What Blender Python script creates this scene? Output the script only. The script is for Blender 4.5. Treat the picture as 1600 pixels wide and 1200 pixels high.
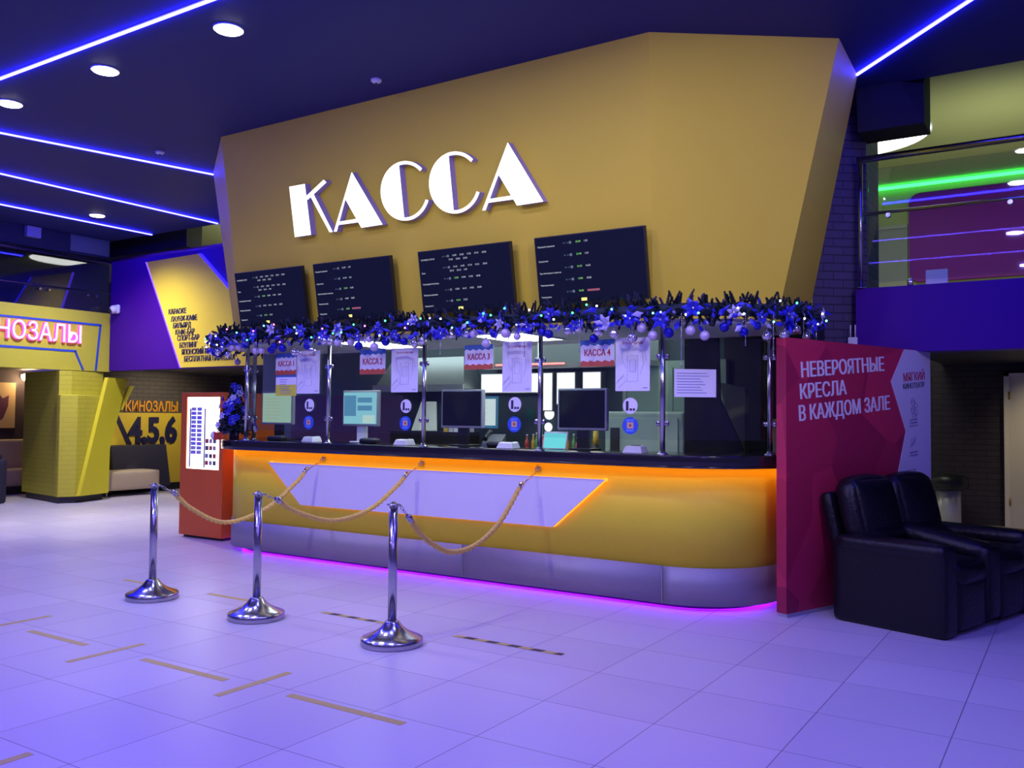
import bpy, math, random
from mathutils import Vector, Matrix

random.seed(7)
for o in list(bpy.data.objects):
    bpy.data.objects.remove(o)
SC = bpy.context.scene
COL = SC.collection

# ------------------------------------------------------------------ camera, world, exposure
cam_d = bpy.data.cameras.new('camera')
cam = bpy.data.objects.new('camera', cam_d)
COL.objects.link(cam)
SC.camera = cam
cam_d.sensor_fit = 'HORIZONTAL'
cam_d.sensor_width = 36.0
cam_d.lens = 1381.3 / 1600 * 36.0
cam_d.clip_end = 200
YAW, PIT, ROL = 0.57120, 0.03624, 0.00946
fw = Vector((-math.sin(YAW) * math.cos(PIT), math.cos(YAW) * math.cos(PIT), math.sin(PIT)))
rt = Vector((math.cos(YAW), math.sin(YAW), 0))
up = rt.cross(fw)
r2 = math.cos(ROL) * rt + math.sin(ROL) * up
u2 = -math.sin(ROL) * rt + math.cos(ROL) * up
CAMH = 1.4448
m = Matrix((r2, u2, -fw)).transposed().to_4x4()
m.translation = Vector((0, 0, CAMH))
cam.matrix_world = m

SC.view_settings.view_transform = 'Standard'
SC.view_settings.look = 'None'
SC.view_settings.gamma = 1
SC.view_settings.use_curve_mapping = False
SC.view_settings.exposure = 0.0

W = bpy.data.worlds.new('world')
SC.world = W
W.use_nodes = True
bg = W.node_tree.nodes['Background']
bg.inputs[0].default_value = (0.24, 0.19, 1.0, 1)
bg.inputs[1].default_value = 0.26

H = 4.34            # ceiling height


def lamp(name, kind, loc, energy, color, target=None, **kw):
    d = bpy.data.lights.new(name, kind)
    d.energy = energy
    d.color = color
    for k, v in kw.items():
        setattr(d, k, v)
    o = bpy.data.objects.new(name, d)
    COL.objects.link(o)
    o.location = loc
    if target is not None:
        o.rotation_euler = (Vector(target) - Vector(loc)).to_track_quat('-Z', 'Y').to_euler()
    return o


# rows of round ceiling lamps that go on over the hall behind the viewer, and the long LED lines there
for gx in (-7.2, -4.0, -0.8, 2.4):
    for gy in (1.1, -2.2):
        lamp('hall_lamp', 'AREA', (gx, gy, H - 0.03), 38 if gx < -5 else 50, (0.31, 0.215, 1.0), shape='DISK', size=0.22)
for gx in (-3.8, -2.2, -0.6):
    lamp('hall_lamp', 'AREA', (gx, 4.35, H - 0.03), 22, (0.5, 0.46, 1.0), shape='DISK', size=0.2)
for gy in (1.5, -0.6):
    lamp('hall_led_line', 'AREA', (-2.0, gy, H - 0.03), 60, (0.10, 0.06, 1.0), shape='RECTANGLE', size=14.0, size_y=0.03)


# added unseen fill spots that brighten the leaning yellow sign wall and the counter
lamp('sign_fill', 'SPOT', (1.6, 1.6, H - 0.12), 330, (1.0, 0.88, 0.66), (-2.2, 6.5, 2.7), spot_size=0.75, spot_blend=0.9, shadow_soft_size=0.12)
lamp('sign_fill', 'SPOT', (-4.6, 0.4, H - 0.12), 205, (1.0, 0.93, 0.66), (-4.6, 6.2, 0.9), spot_size=1.3, spot_blend=0.9, shadow_soft_size=0.12)
lamp('booth_fill', 'AREA', (-5.3, 7.95, 2.38), 38, (0.85, 1.0, 0.96), shape='RECTANGLE', size=4.0, size_y=0.5)  # unseen fill added to brighten the booth interior


# ------------------------------------------------------------------ materials
def lin(c):
    return tuple(((x / 255) / 12.92 if x / 255 <= 0.04045 else ((x / 255 + 0.055) / 1.055) ** 2.4) for x in c)


MATS = {}


def mat(name, color, rough=0.5, metal=0.0, spec=0.5, noise=0.0, nscale=8.0, bump=0.0, coat=0.0):
    if name in MATS:
        return MATS[name]
    m = bpy.data.materials.new(name)
    m.use_nodes = True
    nt = m.node_tree
    b = nt.nodes['Principled BSDF']
    b.inputs['Base Color'].default_value = (*color, 1)
    b.inputs['Roughness'].default_value = rough
    b.inputs['Metallic'].default_value = metal
    b.inputs['Specular IOR Level'].default_value = spec
    b.inputs['Coat Weight'].default_value = coat
    if noise or bump:
        tc = nt.nodes.new('ShaderNodeTexCoord')
        n = nt.nodes.new('ShaderNodeTexNoise')
        n.inputs['Scale'].default_value = nscale
        n.inputs['Detail'].default_value = 5
        nt.links.new(tc.outputs['Object'], n.inputs['Vector'])
        if noise:
            mx = nt.nodes.new('ShaderNodeMix')
            mx.data_type = 'RGBA'
            mx.inputs[6].default_value = (*[max(0, c * (1 - noise)) for c in color], 1)
            mx.inputs[7].default_value = (*[min(1, c * (1 + noise)) for c in color], 1)
            nt.links.new(n.outputs['Fac'], mx.inputs[0])
            nt.links.new(mx.outputs[2], b.inputs['Base Color'])
        if bump:
            bp = nt.nodes.new('ShaderNodeBump')
            bp.inputs['Strength'].default_value = bump
            bp.inputs['Distance'].default_value = 0.02
            nt.links.new(n.outputs['Fac'], bp.inputs['Height'])
            nt.links.new(bp.outputs[0], b.inputs['Normal'])
    MATS[name] = m
    return m


def emit(name, color, strength):
    if name in MATS:
        return MATS[name]
    m = bpy.data.materials.new(name)
    m.use_nodes = True
    nt = m.node_tree
    nt.nodes.clear()
    e = nt.nodes.new('ShaderNodeEmission')
    e.inputs[0].default_value = (*color, 1)
    e.inputs[1].default_value = strength
    o = nt.nodes.new('ShaderNodeOutputMaterial')
    nt.links.new(e.outputs[0], o.inputs[0])
    MATS[name] = m
    return m


def glass(name, tint=(0.93, 0.96, 0.97), ior=1.45):
    if name in MATS:
        return MATS[name]
    m = bpy.data.materials.new(name)
    m.use_nodes = True
    nt = m.node_tree
    nt.nodes.clear()
    t = nt.nodes.new('ShaderNodeBsdfTransparent')
    t.inputs[0].default_value = (*tint, 1)
    g = nt.nodes.new('ShaderNodeBsdfGlossy')
    g.inputs['Roughness'].default_value = 0.02
    f = nt.nodes.new('ShaderNodeFresnel')
    ge = nt.nodes.new('ShaderNodeNewGeometry')
    mr = nt.nodes.new('ShaderNodeMapRange')      # inside the sheet the same boundary is met from the other side
    mr.inputs[3].default_value = ior
    mr.inputs[4].default_value = 1 / ior
    nt.links.new(ge.outputs['Backfacing'], mr.inputs[0])
    nt.links.new(mr.outputs[0], f.inputs[0])
    mx = nt.nodes.new('ShaderNodeMixShader')
    o = nt.nodes.new('ShaderNodeOutputMaterial')
    nt.links.new(f.outputs[0], mx.inputs[0])
    nt.links.new(t.outputs[0], mx.inputs[1])
    nt.links.new(g.outputs[0], mx.inputs[2])
    nt.links.new(mx.outputs[0], o.inputs[0])
    MATS[name] = m
    return m


def brick(name, c1, c2, mortar, scale=1.0, rough=0.7, axis='x', bump=0.5):
    if name in MATS:
        return MATS[name]
    m = bpy.data.materials.new(name)
    m.use_nodes = True
    nt = m.node_tree
    b = nt.nodes['Principled BSDF']
    b.inputs['Roughness'].default_value = rough
    tc = nt.nodes.new('ShaderNodeTexCoord')
    sp = nt.nodes.new('ShaderNodeSeparateXYZ')
    cb = nt.nodes.new('ShaderNodeCombineXYZ')
    nt.links.new(tc.outputs['Object'], sp.inputs[0])
    if axis == 'xy':
        ad = nt.nodes.new('ShaderNodeMath')
        nt.links.new(sp.outputs[0], ad.inputs[0])
        nt.links.new(sp.outputs[1], ad.inputs[1])
        nt.links.new(ad.outputs[0], cb.inputs[0])
    else:
        nt.links.new(sp.outputs[0 if axis == 'x' else 1], cb.inputs[0])
    nt.links.new(sp.outputs[2], cb.inputs[1])
    br = nt.nodes.new('ShaderNodeTexBrick')
    br.inputs['Color1'].default_value = (*c1, 1)
    br.inputs['Color2'].default_value = (*c2, 1)
    br.inputs['Mortar'].default_value = (*mortar, 1)
    br.inputs['Scale'].default_value = scale
    br.inputs['Brick Width'].default_value = 0.26
    br.inputs['Row Height'].default_value = 0.075
    br.inputs['Mortar Size'].default_value = 0.006
    nt.links.new(cb.outputs[0], br.inputs['Vector'])
    nt.links.new(br.outputs['Color'], b.inputs['Base Color'])
    bp = nt.nodes.new('ShaderNodeBump')
    bp.inputs['Strength'].default_value = bump
    bp.inputs['Distance'].default_value = 0.01
    bp.invert = True
    nt.links.new(br.outputs['Fac'], bp.inputs['Height'])
    nt.links.new(bp.outputs[0], b.inputs['Normal'])
    MATS[name] = m
    return m


def floor_material():
    m = bpy.data.materials.new('glazed_floor_tile')
    m.use_nodes = True
    nt = m.node_tree
    b = nt.nodes['Principled BSDF']
    tc = nt.nodes.new('ShaderNodeTexCoord')
    sp = nt.nodes.new('ShaderNodeSeparateXYZ')
    nt.links.new(tc.outputs['Object'], sp.inputs[0])
    masks, cells = [], []
    for k, off in ((0, 4.7096), (1, -2.724)):
        a = nt.nodes.new('ShaderNodeMath'); a.operation = 'ADD'; a.inputs[1].default_value = off + 60.0
        d = nt.nodes.new('ShaderNodeMath'); d.operation = 'DIVIDE'; d.inputs[1].default_value = 0.6
        fr = nt.nodes.new('ShaderNodeMath'); fr.operation = 'FRACT'
        pp = nt.nodes.new('ShaderNodeMath'); pp.operation = 'PINGPONG'; pp.inputs[1].default_value = 0.5
        lt = nt.nodes.new('ShaderNodeMath'); lt.operation = 'LESS_THAN'; lt.inputs[1].default_value = 0.0036
        fl = nt.nodes.new('ShaderNodeMath'); fl.operation = 'FLOOR'
        nt.links.new(sp.outputs[k], a.inputs[0])
        nt.links.new(a.outputs[0], d.inputs[0])
        nt.links.new(d.outputs[0], fr.inputs[0])
        nt.links.new(d.outputs[0], fl.inputs[0])
        nt.links.new(fr.outputs[0], pp.inputs[0])
        nt.links.new(pp.outputs[0], lt.inputs[0])
        masks.append(lt)
        cells.append(fl)
    mxm = nt.nodes.new('ShaderNodeMath'); mxm.operation = 'MAXIMUM'
    nt.links.new(masks[0].outputs[0], mxm.inputs[0])
    nt.links.new(masks[1].outputs[0], mxm.inputs[1])
    cb = nt.nodes.new('ShaderNodeCombineXYZ')
    nt.links.new(cells[0].outputs[0], cb.inputs[0])
    nt.links.new(cells[1].outputs[0], cb.inputs[1])
    wn = nt.nodes.new('ShaderNodeTexWhiteNoise')
    nt.links.new(cb.outputs[0], wn.inputs['Vector'])
    tone = nt.nodes.new('ShaderNodeMix'); tone.data_type = 'RGBA'
    tone.inputs[6].default_value = (0.60, 0.57, 0.60, 1)
    tone.inputs[7].default_value = (0.67, 0.64, 0.67, 1)
    nt.links.new(wn.outputs['Value'], tone.inputs[0])
    mx = nt.nodes.new('ShaderNodeMix'); mx.data_type = 'RGBA'
    mx.inputs[7].default_value = (0.17, 0.15, 0.2, 1)
    nt.links.new(mxm.outputs[0], mx.inputs[0])
    nt.links.new(tone.outputs[2], mx.inputs[6])
    nt.links.new(mx.outputs[2], b.inputs['Base Color'])
    b.inputs['Roughness'].default_value = 0.34
    b.inputs['Specular IOR Level'].default_value = 0.45
    return m


def banner_material():
    # a printed red sheet with large faceted shapes in slightly different reds
    m = bpy.data.materials.new('printed_red_sheet')
    m.use_nodes = True
    nt = m.node_tree
    b = nt.nodes['Principled BSDF']
    b.inputs['Roughness'].default_value = 0.55
    tc = nt.nodes.new('ShaderNodeTexCoord')
    v = nt.nodes.new('ShaderNodeTexVoronoi')
    v.inputs['Scale'].default_value = 1.7
    nt.links.new(tc.outputs['Object'], v.inputs['Vector'])
    sp = nt.nodes.new('ShaderNodeSeparateColor')
    nt.links.new(v.outputs['Color'], sp.inputs[0])
    r = nt.nodes.new('ShaderNodeValToRGB')
    r.color_ramp.interpolation = 'CONSTANT'
    e = r.color_ramp.elements
    e[0].color = (0.42, 0.015, 0.06, 1)
    e[1].color = (0.52, 0.022, 0.075, 1); e[1].position = 0.35
    x = e.new(0.7); x.color = (0.34, 0.010, 0.055, 1)
    nt.links.new(sp.outputs[0], r.inputs[0])
    nt.links.new(r.outputs[0], b.inputs['Base Color'])
    return m


YELLOW = mat('yellow_paint', (0.86, 0.71, 0.040), 0.45, spec=0.25, noise=0.03, nscale=3)
OCHRE = mat('ochre_wall_paint', (0.82, 0.63, 0.055), 0.6, spec=0.15, noise=0.03, nscale=2)
LIME = mat('yellow_green_paint', (0.54, 0.50, 0.035), 0.6, noise=0.05, nscale=3)
PURPLE = mat('purple_paint', (0.06, 0.005, 0.24), 0.5, spec=0.12)
NAVY = mat('navy_ceiling_paint', (0.024, 0.029, 0.14), 0.6, spec=0.2, noise=0.08, nscale=0.7)
STEEL = mat('brushed_steel_sheet', (0.34, 0.33, 0.37), 0.55, 0.5, noise=0.06, nscale=30)
CHROME = mat('polished_chrome', (0.45, 0.45, 0.49), 0.2, 1.0)
BLACKTOP = mat('black_polished_stone', (0.012, 0.011, 0.014), 0.16, coat=0.3)
BLACK = mat('black_plastic', (0.012, 0.012, 0.015), 0.4)
DARK = mat('dark_grey_plastic', (0.03, 0.03, 0.038), 0.5)
GREYP = mat('grey_plastic', (0.30, 0.30, 0.33), 0.45)
WHITE = mat('white_paint', (0.80, 0.80, 0.82), 0.5)
WHITEP = mat('white_plastic', (0.72, 0.72, 0.75), 0.35)
PAPER = mat('white_paper', (0.78, 0.78, 0.82), 0.7)
LEATHER = mat('black_leather', (0.006, 0.0055, 0.007), 0.36, spec=0.35, bump=0.25, nscale=26)
ROPE = mat('golden_rope', (0.80, 0.56, 0.13), 0.8, spec=0.1, noise=0.15, nscale=60)
REDSHEET = banner_material()
VENDRED = mat('orange_red_enamel', (0.80, 0.16, 0.03), 0.4, spec=0.25)
BEIGE = mat('beige_upholstery', (0.50, 0.40, 0.24), 0.7, noise=0.06)
NAVYTXT = mat('navy_letter_paint', (0.02, 0.018, 0.06), 0.5)
BLUELINE = mat('blue_line_paint', (0.03, 0.08, 0.45), 0.5)
ORANGE = mat('orange_letter_paint', (0.85, 0.36, 0.02), 0.5)
TAPE = mat('yellow_floor_tape', (0.62, 0.50, 0.13), 0.5, noise=0.1, nscale=12)
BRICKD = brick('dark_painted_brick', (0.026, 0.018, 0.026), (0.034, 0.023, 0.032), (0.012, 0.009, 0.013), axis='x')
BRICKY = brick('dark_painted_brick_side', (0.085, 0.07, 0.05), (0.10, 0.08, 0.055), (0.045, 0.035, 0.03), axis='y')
BRICKP = brick('blue_painted_brick', (0.06, 0.045, 0.11), (0.075, 0.055, 0.13), (0.025, 0.02, 0.05), axis='xy')
BRICKL = brick('yellow_green_painted_brick', (0.62, 0.58, 0.035), (0.60, 0.555, 0.033), (0.53, 0.49, 0.03), axis='xy', bump=0.4)
OLIVE = mat('olive_plaster', (0.42, 0.47, 0.20), 0.8)
MAGENTA = mat('violet_gloss_panel', (0.15, 0.008, 0.20), 0.45, spec=0.15)
TEAL = mat('dark_teal_laminate', (0.075, 0.11, 0.14), 0.45)
SAFE = mat('grey_green_metal', (0.40, 0.54, 0.47), 0.45)
VIOLETWALL = mat('dark_violet_laminate', (0.09, 0.055, 0.14), 0.5)
FIR = mat('dark_fir_needles', (0.028, 0.042, 0.058), 0.7, spec=0.2)
FIRTIP = mat('frosted_fir_needles', (0.085, 0.09, 0.18), 0.6, spec=0.2)
BLUEGLOSS = mat('glossy_blue', (0.015, 0.015, 0.42), 0.14, 0.5)
BLUESATIN = mat('blue_satin', (0.02, 0.02, 0.50), 0.35)
LILACSATIN = mat('pale_lilac_satin', (0.45, 0.42, 0.75), 0.35)
SILVER = mat('silver_gloss', (0.75, 0.72, 0.80), 0.12, 0.9)
LILAC = mat('lilac_pearl', (0.60, 0.50, 0.72), 0.3, 0.2)
GLASS = glass('clear_glass')
RAILGLASS = glass('balustrade_glass', (0.86, 0.9, 0.93), 1.6)
E_STRIP = emit('violet_led', (0.0125, 0.0115, 1.0), 95)
E_GREEN = emit('green_neon', (0.04, 1.0, 0.12), 6)
E_DOWN = emit('white_lamp_lens', (1.0, 0.95, 0.92), 26)
E_LETTER = emit('white_letter_face', (1.0, 0.98, 1.0), 1.9)
E_PANEL = emit('white_light_panel', (0.86, 1.0, 0.96), 9)
E_BOX = emit('white_light_box', (0.95, 1.0, 0.92), 1.4)
E_ORANGE = emit('amber_led', (1.0, 0.30, 0.012), 7)
E_ORANGE2 = emit('amber_led_edge', (1.0, 0.28, 0.02), 2.4)
E_UNDER = emit('violet_floor_led', (0.22, 0.003, 1.0), 17)
E_PINK = emit('pink_neon', (1.0, 0.10, 0.70), 1.6)
E_PINKCORE = emit('pale_pink_neon', (1.0, 0.62, 0.92), 2.2)
E_WARM = emit('warm_bulb', (1.0, 0.72, 0.35), 30)
E_VEND = emit('vending_light', (1.0, 0.96, 0.98), 4.5)
E_ROUND = emit('round_ceiling_lamp_lens', (1.0, 1.0, 0.93), 8)
E_ROUND2 = emit('pale_green_lamp_lens', (0.5, 1.0, 0.85), 0.8)


# ------------------------------------------------------------------ mesh building
class MB:
    def __init__(s):
        s.v, s.f, s.mi, s.sm = [], [], [], []

    def add(s, vs, fs, mi=0, smooth=False):
        n = len(s.v)
        s.v += [tuple(v) for v in vs]
        for f in fs:
            s.f.append(tuple(i + n for i in f))
            s.mi.append(mi)
            s.sm.append(smooth)
        return s

    def box(s, x0, x1, y0, y1, z0, z1, mi=0):
        vs = [(x, y, z) for z in (z0, z1) for y in (y0, y1) for x in (x0, x1)]
        return s.add(vs, [(0, 2, 3, 1), (4, 5, 7, 6), (0, 1, 5, 4), (2, 6, 7, 3), (0, 4, 6, 2), (1, 3, 7, 5)], mi)

    def prism(s, poly, z0, z1, mi=0):
        n = len(poly)
        vs = [(p[0], p[1], z0) for p in poly] + [(p[0], p[1], z1) for p in poly]
        fs = [tuple(range(n - 1, -1, -1)), tuple(range(n, 2 * n))]
        fs += [(i, (i + 1) % n, n + (i + 1) % n, n + i) for i in range(n)]
        return s.add(vs, fs, mi)

    def slab(s, poly, O, e1, e2, t, mi=0, side=None):
        # polygon (a, b) in the frame O, e1, e2 pushed out by t along e1 x e2
        O, e1, e2 = Vector(O), Vector(e1), Vector(e2)
        nn = e1.cross(e2).normalized()
        n = len(poly)
        vs = [O + e1 * a + e2 * b for a, b in poly] + [O + e1 * a + e2 * b + nn * t for a, b in poly]
        area = sum(poly[i][0] * poly[(i + 1) % n][1] - poly[(i + 1) % n][0] * poly[i][1] for i in range(n))
        if area < 0:
            vs = vs[:n][::-1] + vs[n:][::-1]
        s.add(vs, [tuple(range(n, 2 * n))], mi)
        k = len(s.v) - 2 * n
        sm = mi if side is None else side
        for f in [tuple(range(n - 1, -1, -1))] + [(i, (i + 1) % n, n + (i + 1) % n, n + i) for i in range(n)]:
            s.f.append(tuple(i + k for i in f))
            s.mi.append(sm)
            s.sm.append(False)
        return s

    def tube(s, pts, r, n=8, mi=0, closed=False, caps=True):
        pts = [Vector(p) for p in pts]
        rs = r if isinstance(r, (list, tuple)) else [r] * len(pts)
        vs, fs = [], []
        prev = None
        L = len(pts)
        for i, p in enumerate(pts):
            t = (pts[min(i + 1, L - 1)] - pts[max(i - 1, 0)])
            if closed:
                t = pts[(i + 1) % L] - pts[(i - 1) % L]
            t.normalize()
            a = prev if prev is not None else (Vector((0, 0, 1)) if abs(t.z) < 0.9 else Vector((1, 0, 0)))
            a = (a - t * a.dot(t)).normalized()
            prev = a
            b = t.cross(a)
            for k in range(n):
                th = 2 * math.pi * k / n
                vs.append(p + (a * math.cos(th) + b * math.sin(th)) * rs[i])
        for i in range(L if closed else L - 1):
            for k in range(n):
                j = (i + 1) % L
                fs.append((i * n + k, i * n + (k + 1) % n, j * n + (k + 1) % n, j * n + k))
        s.add(vs, fs, mi, True)
        if caps and not closed:
            k0 = len(s.v) - L * n
            s.f.append(tuple(k0 + k for k in range(n - 1, -1, -1))); s.mi.append(mi); s.sm.append(False)
            s.f.append(tuple(k0 + (L - 1) * n + k for k in range(n))); s.mi.append(mi); s.sm.append(False)
        return s

    def lathe(s, prof, c=(0, 0, 0), n=24, mi=0, smooth=True):
        vs, fs = [], []
        for r, z in prof:
            for k in range(n):
                th = 2 * math.pi * k / n
                vs.append((c[0] + r * math.cos(th), c[1] + r * math.sin(th), c[2] + z))
        for i in range(len(prof) - 1):
            for k in range(n):
                fs.append((i * n + k, i * n + (k + 1) % n, (i + 1) * n + (k + 1) % n, (i + 1) * n + k))
        s.add(vs, fs, mi, smooth)
        k0 = len(s.v) - len(prof) * n
        s.f.append(tuple(k0 + k for k in range(n - 1, -1, -1))); s.mi.append(mi); s.sm.append(False)
        s.f.append(tuple(k0 + (len(prof) - 1) * n + k for k in range(n))); s.mi.append(mi); s.sm.append(False)
        return s

    def ball(s, c, r, mi=0, nu=12, nv=8, sz=1.0):
        prof = [(max(1e-4, r * math.sin(math.pi * i / nv)), -r * sz * math.cos(math.pi * i / nv)) for i in range(nv + 1)]
        return s.lathe(prof, c, nu, mi)

    def pillow(s, c, size, r, ax=None, n=8, puff=0.0, mi=0):
        # rounded box; ax = three axis vectors; puff swells the faces
        c = Vector(c)
        ax = [Vector(a) for a in (ax or ((1, 0, 0), (0, 1, 0), (0, 0, 1)))]
        h = [x / 2 for x in size]
        vs, fs, idx = [], [], {}

        def vert(p):
            key = tuple(round(x, 5) for x in p)
            if key in idx:
                return idx[key]
            q = []
            for k in range(3):
                q.append(max(-h[k] + r, min(h[k] - r, p[k] * h[k])))
            d = Vector([p[k] * h[k] - q[k] for k in range(3)])
            if d.length > 1e-9:
                d = d.normalized() * r
            w = [q[k] + d[k] for k in range(3)]
            for k in range(3):
                o1, o2 = (k + 1) % 3, (k + 2) % 3
                sw = max(0, 1 - p[o1] ** 2) * max(0, 1 - p[o2] ** 2)
                w[k] += puff * sw * (p[k] if abs(p[k]) > 0.999 else 0)
            idx[key] = len(vs)
            vs.append(c + ax[0] * w[0] + ax[1] * w[1] + ax[2] * w[2])
            return idx[key]
        for k in range(3):
            o1, o2 = (k + 1) % 3, (k + 2) % 3
            for sg in (-1, 1):
                for i in range(n):
                    for j in range(n):
                        q = []
                        for a, b in ((i, j), (i + 1, j), (i + 1, j + 1), (i, j + 1)):
                            p = [0, 0, 0]
                            p[k] = sg
                            p[o1] = math.sin((2 * a / n - 1) * math.pi / 2)
                            p[o2] = math.sin((2 * b / n - 1) * math.pi / 2)
                            q.append(vert(p))
                        fs.append(tuple(q if sg > 0 else q[::-1]))
        return s.add(vs, fs, mi, True)

    def text(s, body, O, e1, e2, h, w=None, bold=0.0, t=0.004, mi=0, fat=0.0):
        # lettering: cap height h, optional total width w, in the frame O (left end of the baseline), e1, e2
        cu = bpy.data.curves.new('letters', 'FONT')
        cu.body = body
        cu.size = 1.0
        cu.offset = bold
        cu.extrude = 0.5
        cu.resolution_u = 3
        ob = bpy.data.objects.new('letters', cu)
        COL.objects.link(ob)
        bpy.context.view_layer.update()
        me = ob.to_mesh()
        vs = [v.co.copy() for v in me.vertices]
        fs = [tuple(p.vertices) for p in me.polygons]
        ob.to_mesh_clear()
        bpy.data.objects.remove(ob)
        bpy.data.curves.remove(cu)
        if not vs:
            return s
        x0, x1 = min(v.x for v in vs), max(v.x for v in vs)
        sy = h / 0.73
        sx = (w / (x1 - x0)) if w else sy
        O, e1, e2 = Vector(O), Vector(e1), Vector(e2)
        nn = e1.cross(e2).normalized()
        for k, df in enumerate((0.0, fat, -fat) if fat else (0.0,)):
            s.add([O + e1 * ((v.x - x0) * sx + df * h) + e2 * (v.y * sy) + nn * ((v.z + 0.5) * t * (1 - 0.04 * k)) for v in vs], fs, mi)
        return s

    def make(s, name, mats, parent=None, loc=(0, 0, 0), bevel=0.0, seg=2):
        me = bpy.data.meshes.new(name)
        me.from_pydata(s.v, [], s.f)
        for mm in (mats if isinstance(mats, (list, tuple)) else [mats]):
            me.materials.append(mm)
        me.polygons.foreach_set('material_index', s.mi)
        me.polygons.foreach_set('use_smooth', s.sm)
        me.update()
        o = bpy.data.objects.new(name, me)
        COL.objects.link(o)
        o.location = loc
        if parent is not None:
            o.parent = parent
        if bevel:
            b = o.modifiers.new('edge', 'BEVEL')
            b.width = bevel
            b.segments = seg
            b.limit_method = 'ANGLE'
        return o


def tag(o, label, cat, group=None, kind=None):
    o['label'] = label
    o['category'] = cat
    if group:
        o['group'] = group
    if kind:
        o['kind'] = kind
    return o


def thing(name, label, cat, loc=(0, 0, 0), rotz=0.0, group=None):
    o = bpy.data.objects.new(name, None)
    COL.objects.link(o)
    o.location = loc
    o.rotation_euler = (0, 0, rotz)
    o.empty_display_size = 0.1
    return tag(o, label, cat, group)


def struct(name, mb, mats, label, cat, **kw):
    o = mb.make(name, mats, **kw)
    return tag(o, label, cat, None, 'structure')


def copy_tree(o, parent=None):
    c = o.copy()
    COL.objects.link(c)
    if parent is not None:
        c.parent = parent
    for ch in list(o.children):
        copy_tree(ch, c)
    return c


X1, Y1, Z1 = Vector((1, 0, 0)), Vector((0, 1, 0)), Vector((0, 0, 1))


def rounded_front(off=0.0, yb=7.45, n=14):
    # plan of the counter front: straight at y 6.27, round corners of radius 0.7, sides running back; off = outward offset
    r = 0.7 + off
    pts = [(-7.27 - r, yb)]
    for i in range(n + 1):
        a = math.pi + (math.pi / 2) * i / n
        pts.append((-7.27 + r * math.cos(a), 6.97 + r * math.sin(a)))
    for i in range(n + 1):
        a = 1.5 * math.pi + (math.pi / 2) * i / n
        pts.append((-2.665 + r * math.cos(a), 6.97 + r * math.sin(a)))
    pts.append((-2.665 + r, yb))
    return pts


def band(outer, inner, z0, z1, mb=None, mi=0):
    # a closed wall of some thickness between two open outlines
    mb = mb or MB()
    n = len(outer)
    vs = [(*p, z0) for p in outer] + [(*p, z1) for p in outer] + [(*p, z0) for p in inner] + [(*p, z1) for p in inner]
    fs = []
    for i in range(n - 1):
        fs.append((i, i + 1, n + i + 1, n + i))
        fs.append((2 * n + i, 3 * n + i, 3 * n + i + 1, 2 * n + i + 1))
        fs.append((n + i, n + i + 1, 3 * n + i + 1, 3 * n + i))
        fs.append((i, 2 * n + i, 2 * n + i + 1, i + 1))
    fs.append((0, n, 3 * n, 2 * n))
    fs.append((n - 1, 3 * n - 1, 4 * n - 1, 2 * n - 1))
    mb.add(vs, fs, mi, True)
    return mb


# ================================================================== the setting
struct('floor', MB().box(-21, 6, -3, 15, -0.1, 0), floor_material(), 'pale glossy square tiled floor of the cinema foyer', 'floor')

cl = MB()
cl.prism([(-21, -3), (6, -3), (6, 8.1), (-3.0, 8.1), (-3.0, 8.85), (-21, 8.85)], H, H + 0.12)
struct('ceiling', cl, NAVY, 'dark navy foyer ceiling with violet light lines', 'ceiling')

# storey behind the balconies: high olive ceiling and walls
struct('ceiling_upper', MB().box(-21, 6, 7.9, 14, 4.72, 4.8), OLIVE, 'olive lit ceiling of the upper storey beyond the balconies', 'ceiling')
struct('wall_upper_right', MB().box(-6, 6, 13.2, 13.35, 2.5, 4.72), mat('olive_wall_paint', (0.30, 0.32, 0.12), 0.8),
       'olive wall of the upper storey beyond the right balcony', 'wall')
struct('wall_upper_left', MB().box(-21, -6, 13.2, 13.35, 2.5, 4.72), mat('dark_indigo_wall', (0.055, 0.05, 0.08), 0.7),
       'dark wall of the upper storey beyond the purple parapet', 'wall')
wl = MB().box(-15.2, -15.0, 2, 9.6, 2.6, 4.72)
struct('wall_left_upper', wl, mat('slate_wall_paint', (0.075, 0.075, 0.11), 0.7), 'slate wall behind the glass railing of the left balcony', 'wall')
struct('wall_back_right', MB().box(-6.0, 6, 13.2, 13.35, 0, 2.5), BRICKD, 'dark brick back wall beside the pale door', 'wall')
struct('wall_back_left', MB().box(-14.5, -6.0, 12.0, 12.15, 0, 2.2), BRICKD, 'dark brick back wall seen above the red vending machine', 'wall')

# side wall with the hall numbers: brick above, yellow below
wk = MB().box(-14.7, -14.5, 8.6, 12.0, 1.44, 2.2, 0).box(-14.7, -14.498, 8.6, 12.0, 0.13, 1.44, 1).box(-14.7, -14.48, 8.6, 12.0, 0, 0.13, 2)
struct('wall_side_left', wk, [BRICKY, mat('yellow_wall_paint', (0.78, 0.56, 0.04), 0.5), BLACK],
       'side wall, dark brick above and bright yellow below, with hall numbers', 'wall')
struct('wall_alcove', MB().box(-16.8, -16.6, 3, 10.5, 0, 2.2), mat('maroon_dark_wall', (0.05, 0.03, 0.04), 0.7),
       'dark wall under the left balcony with the framed poster', 'wall')

# baseboard of the right back wall
struct('baseboard_right', MB().box(-2.0, 3, 13.15, 13.2, 0, 0.07), mat('pale_tile_skirting', (0.55, 0.48, 0.3), 0.5),
       'pale skirting along the foot of the dark brick back wall', 'baseboard')

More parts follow.
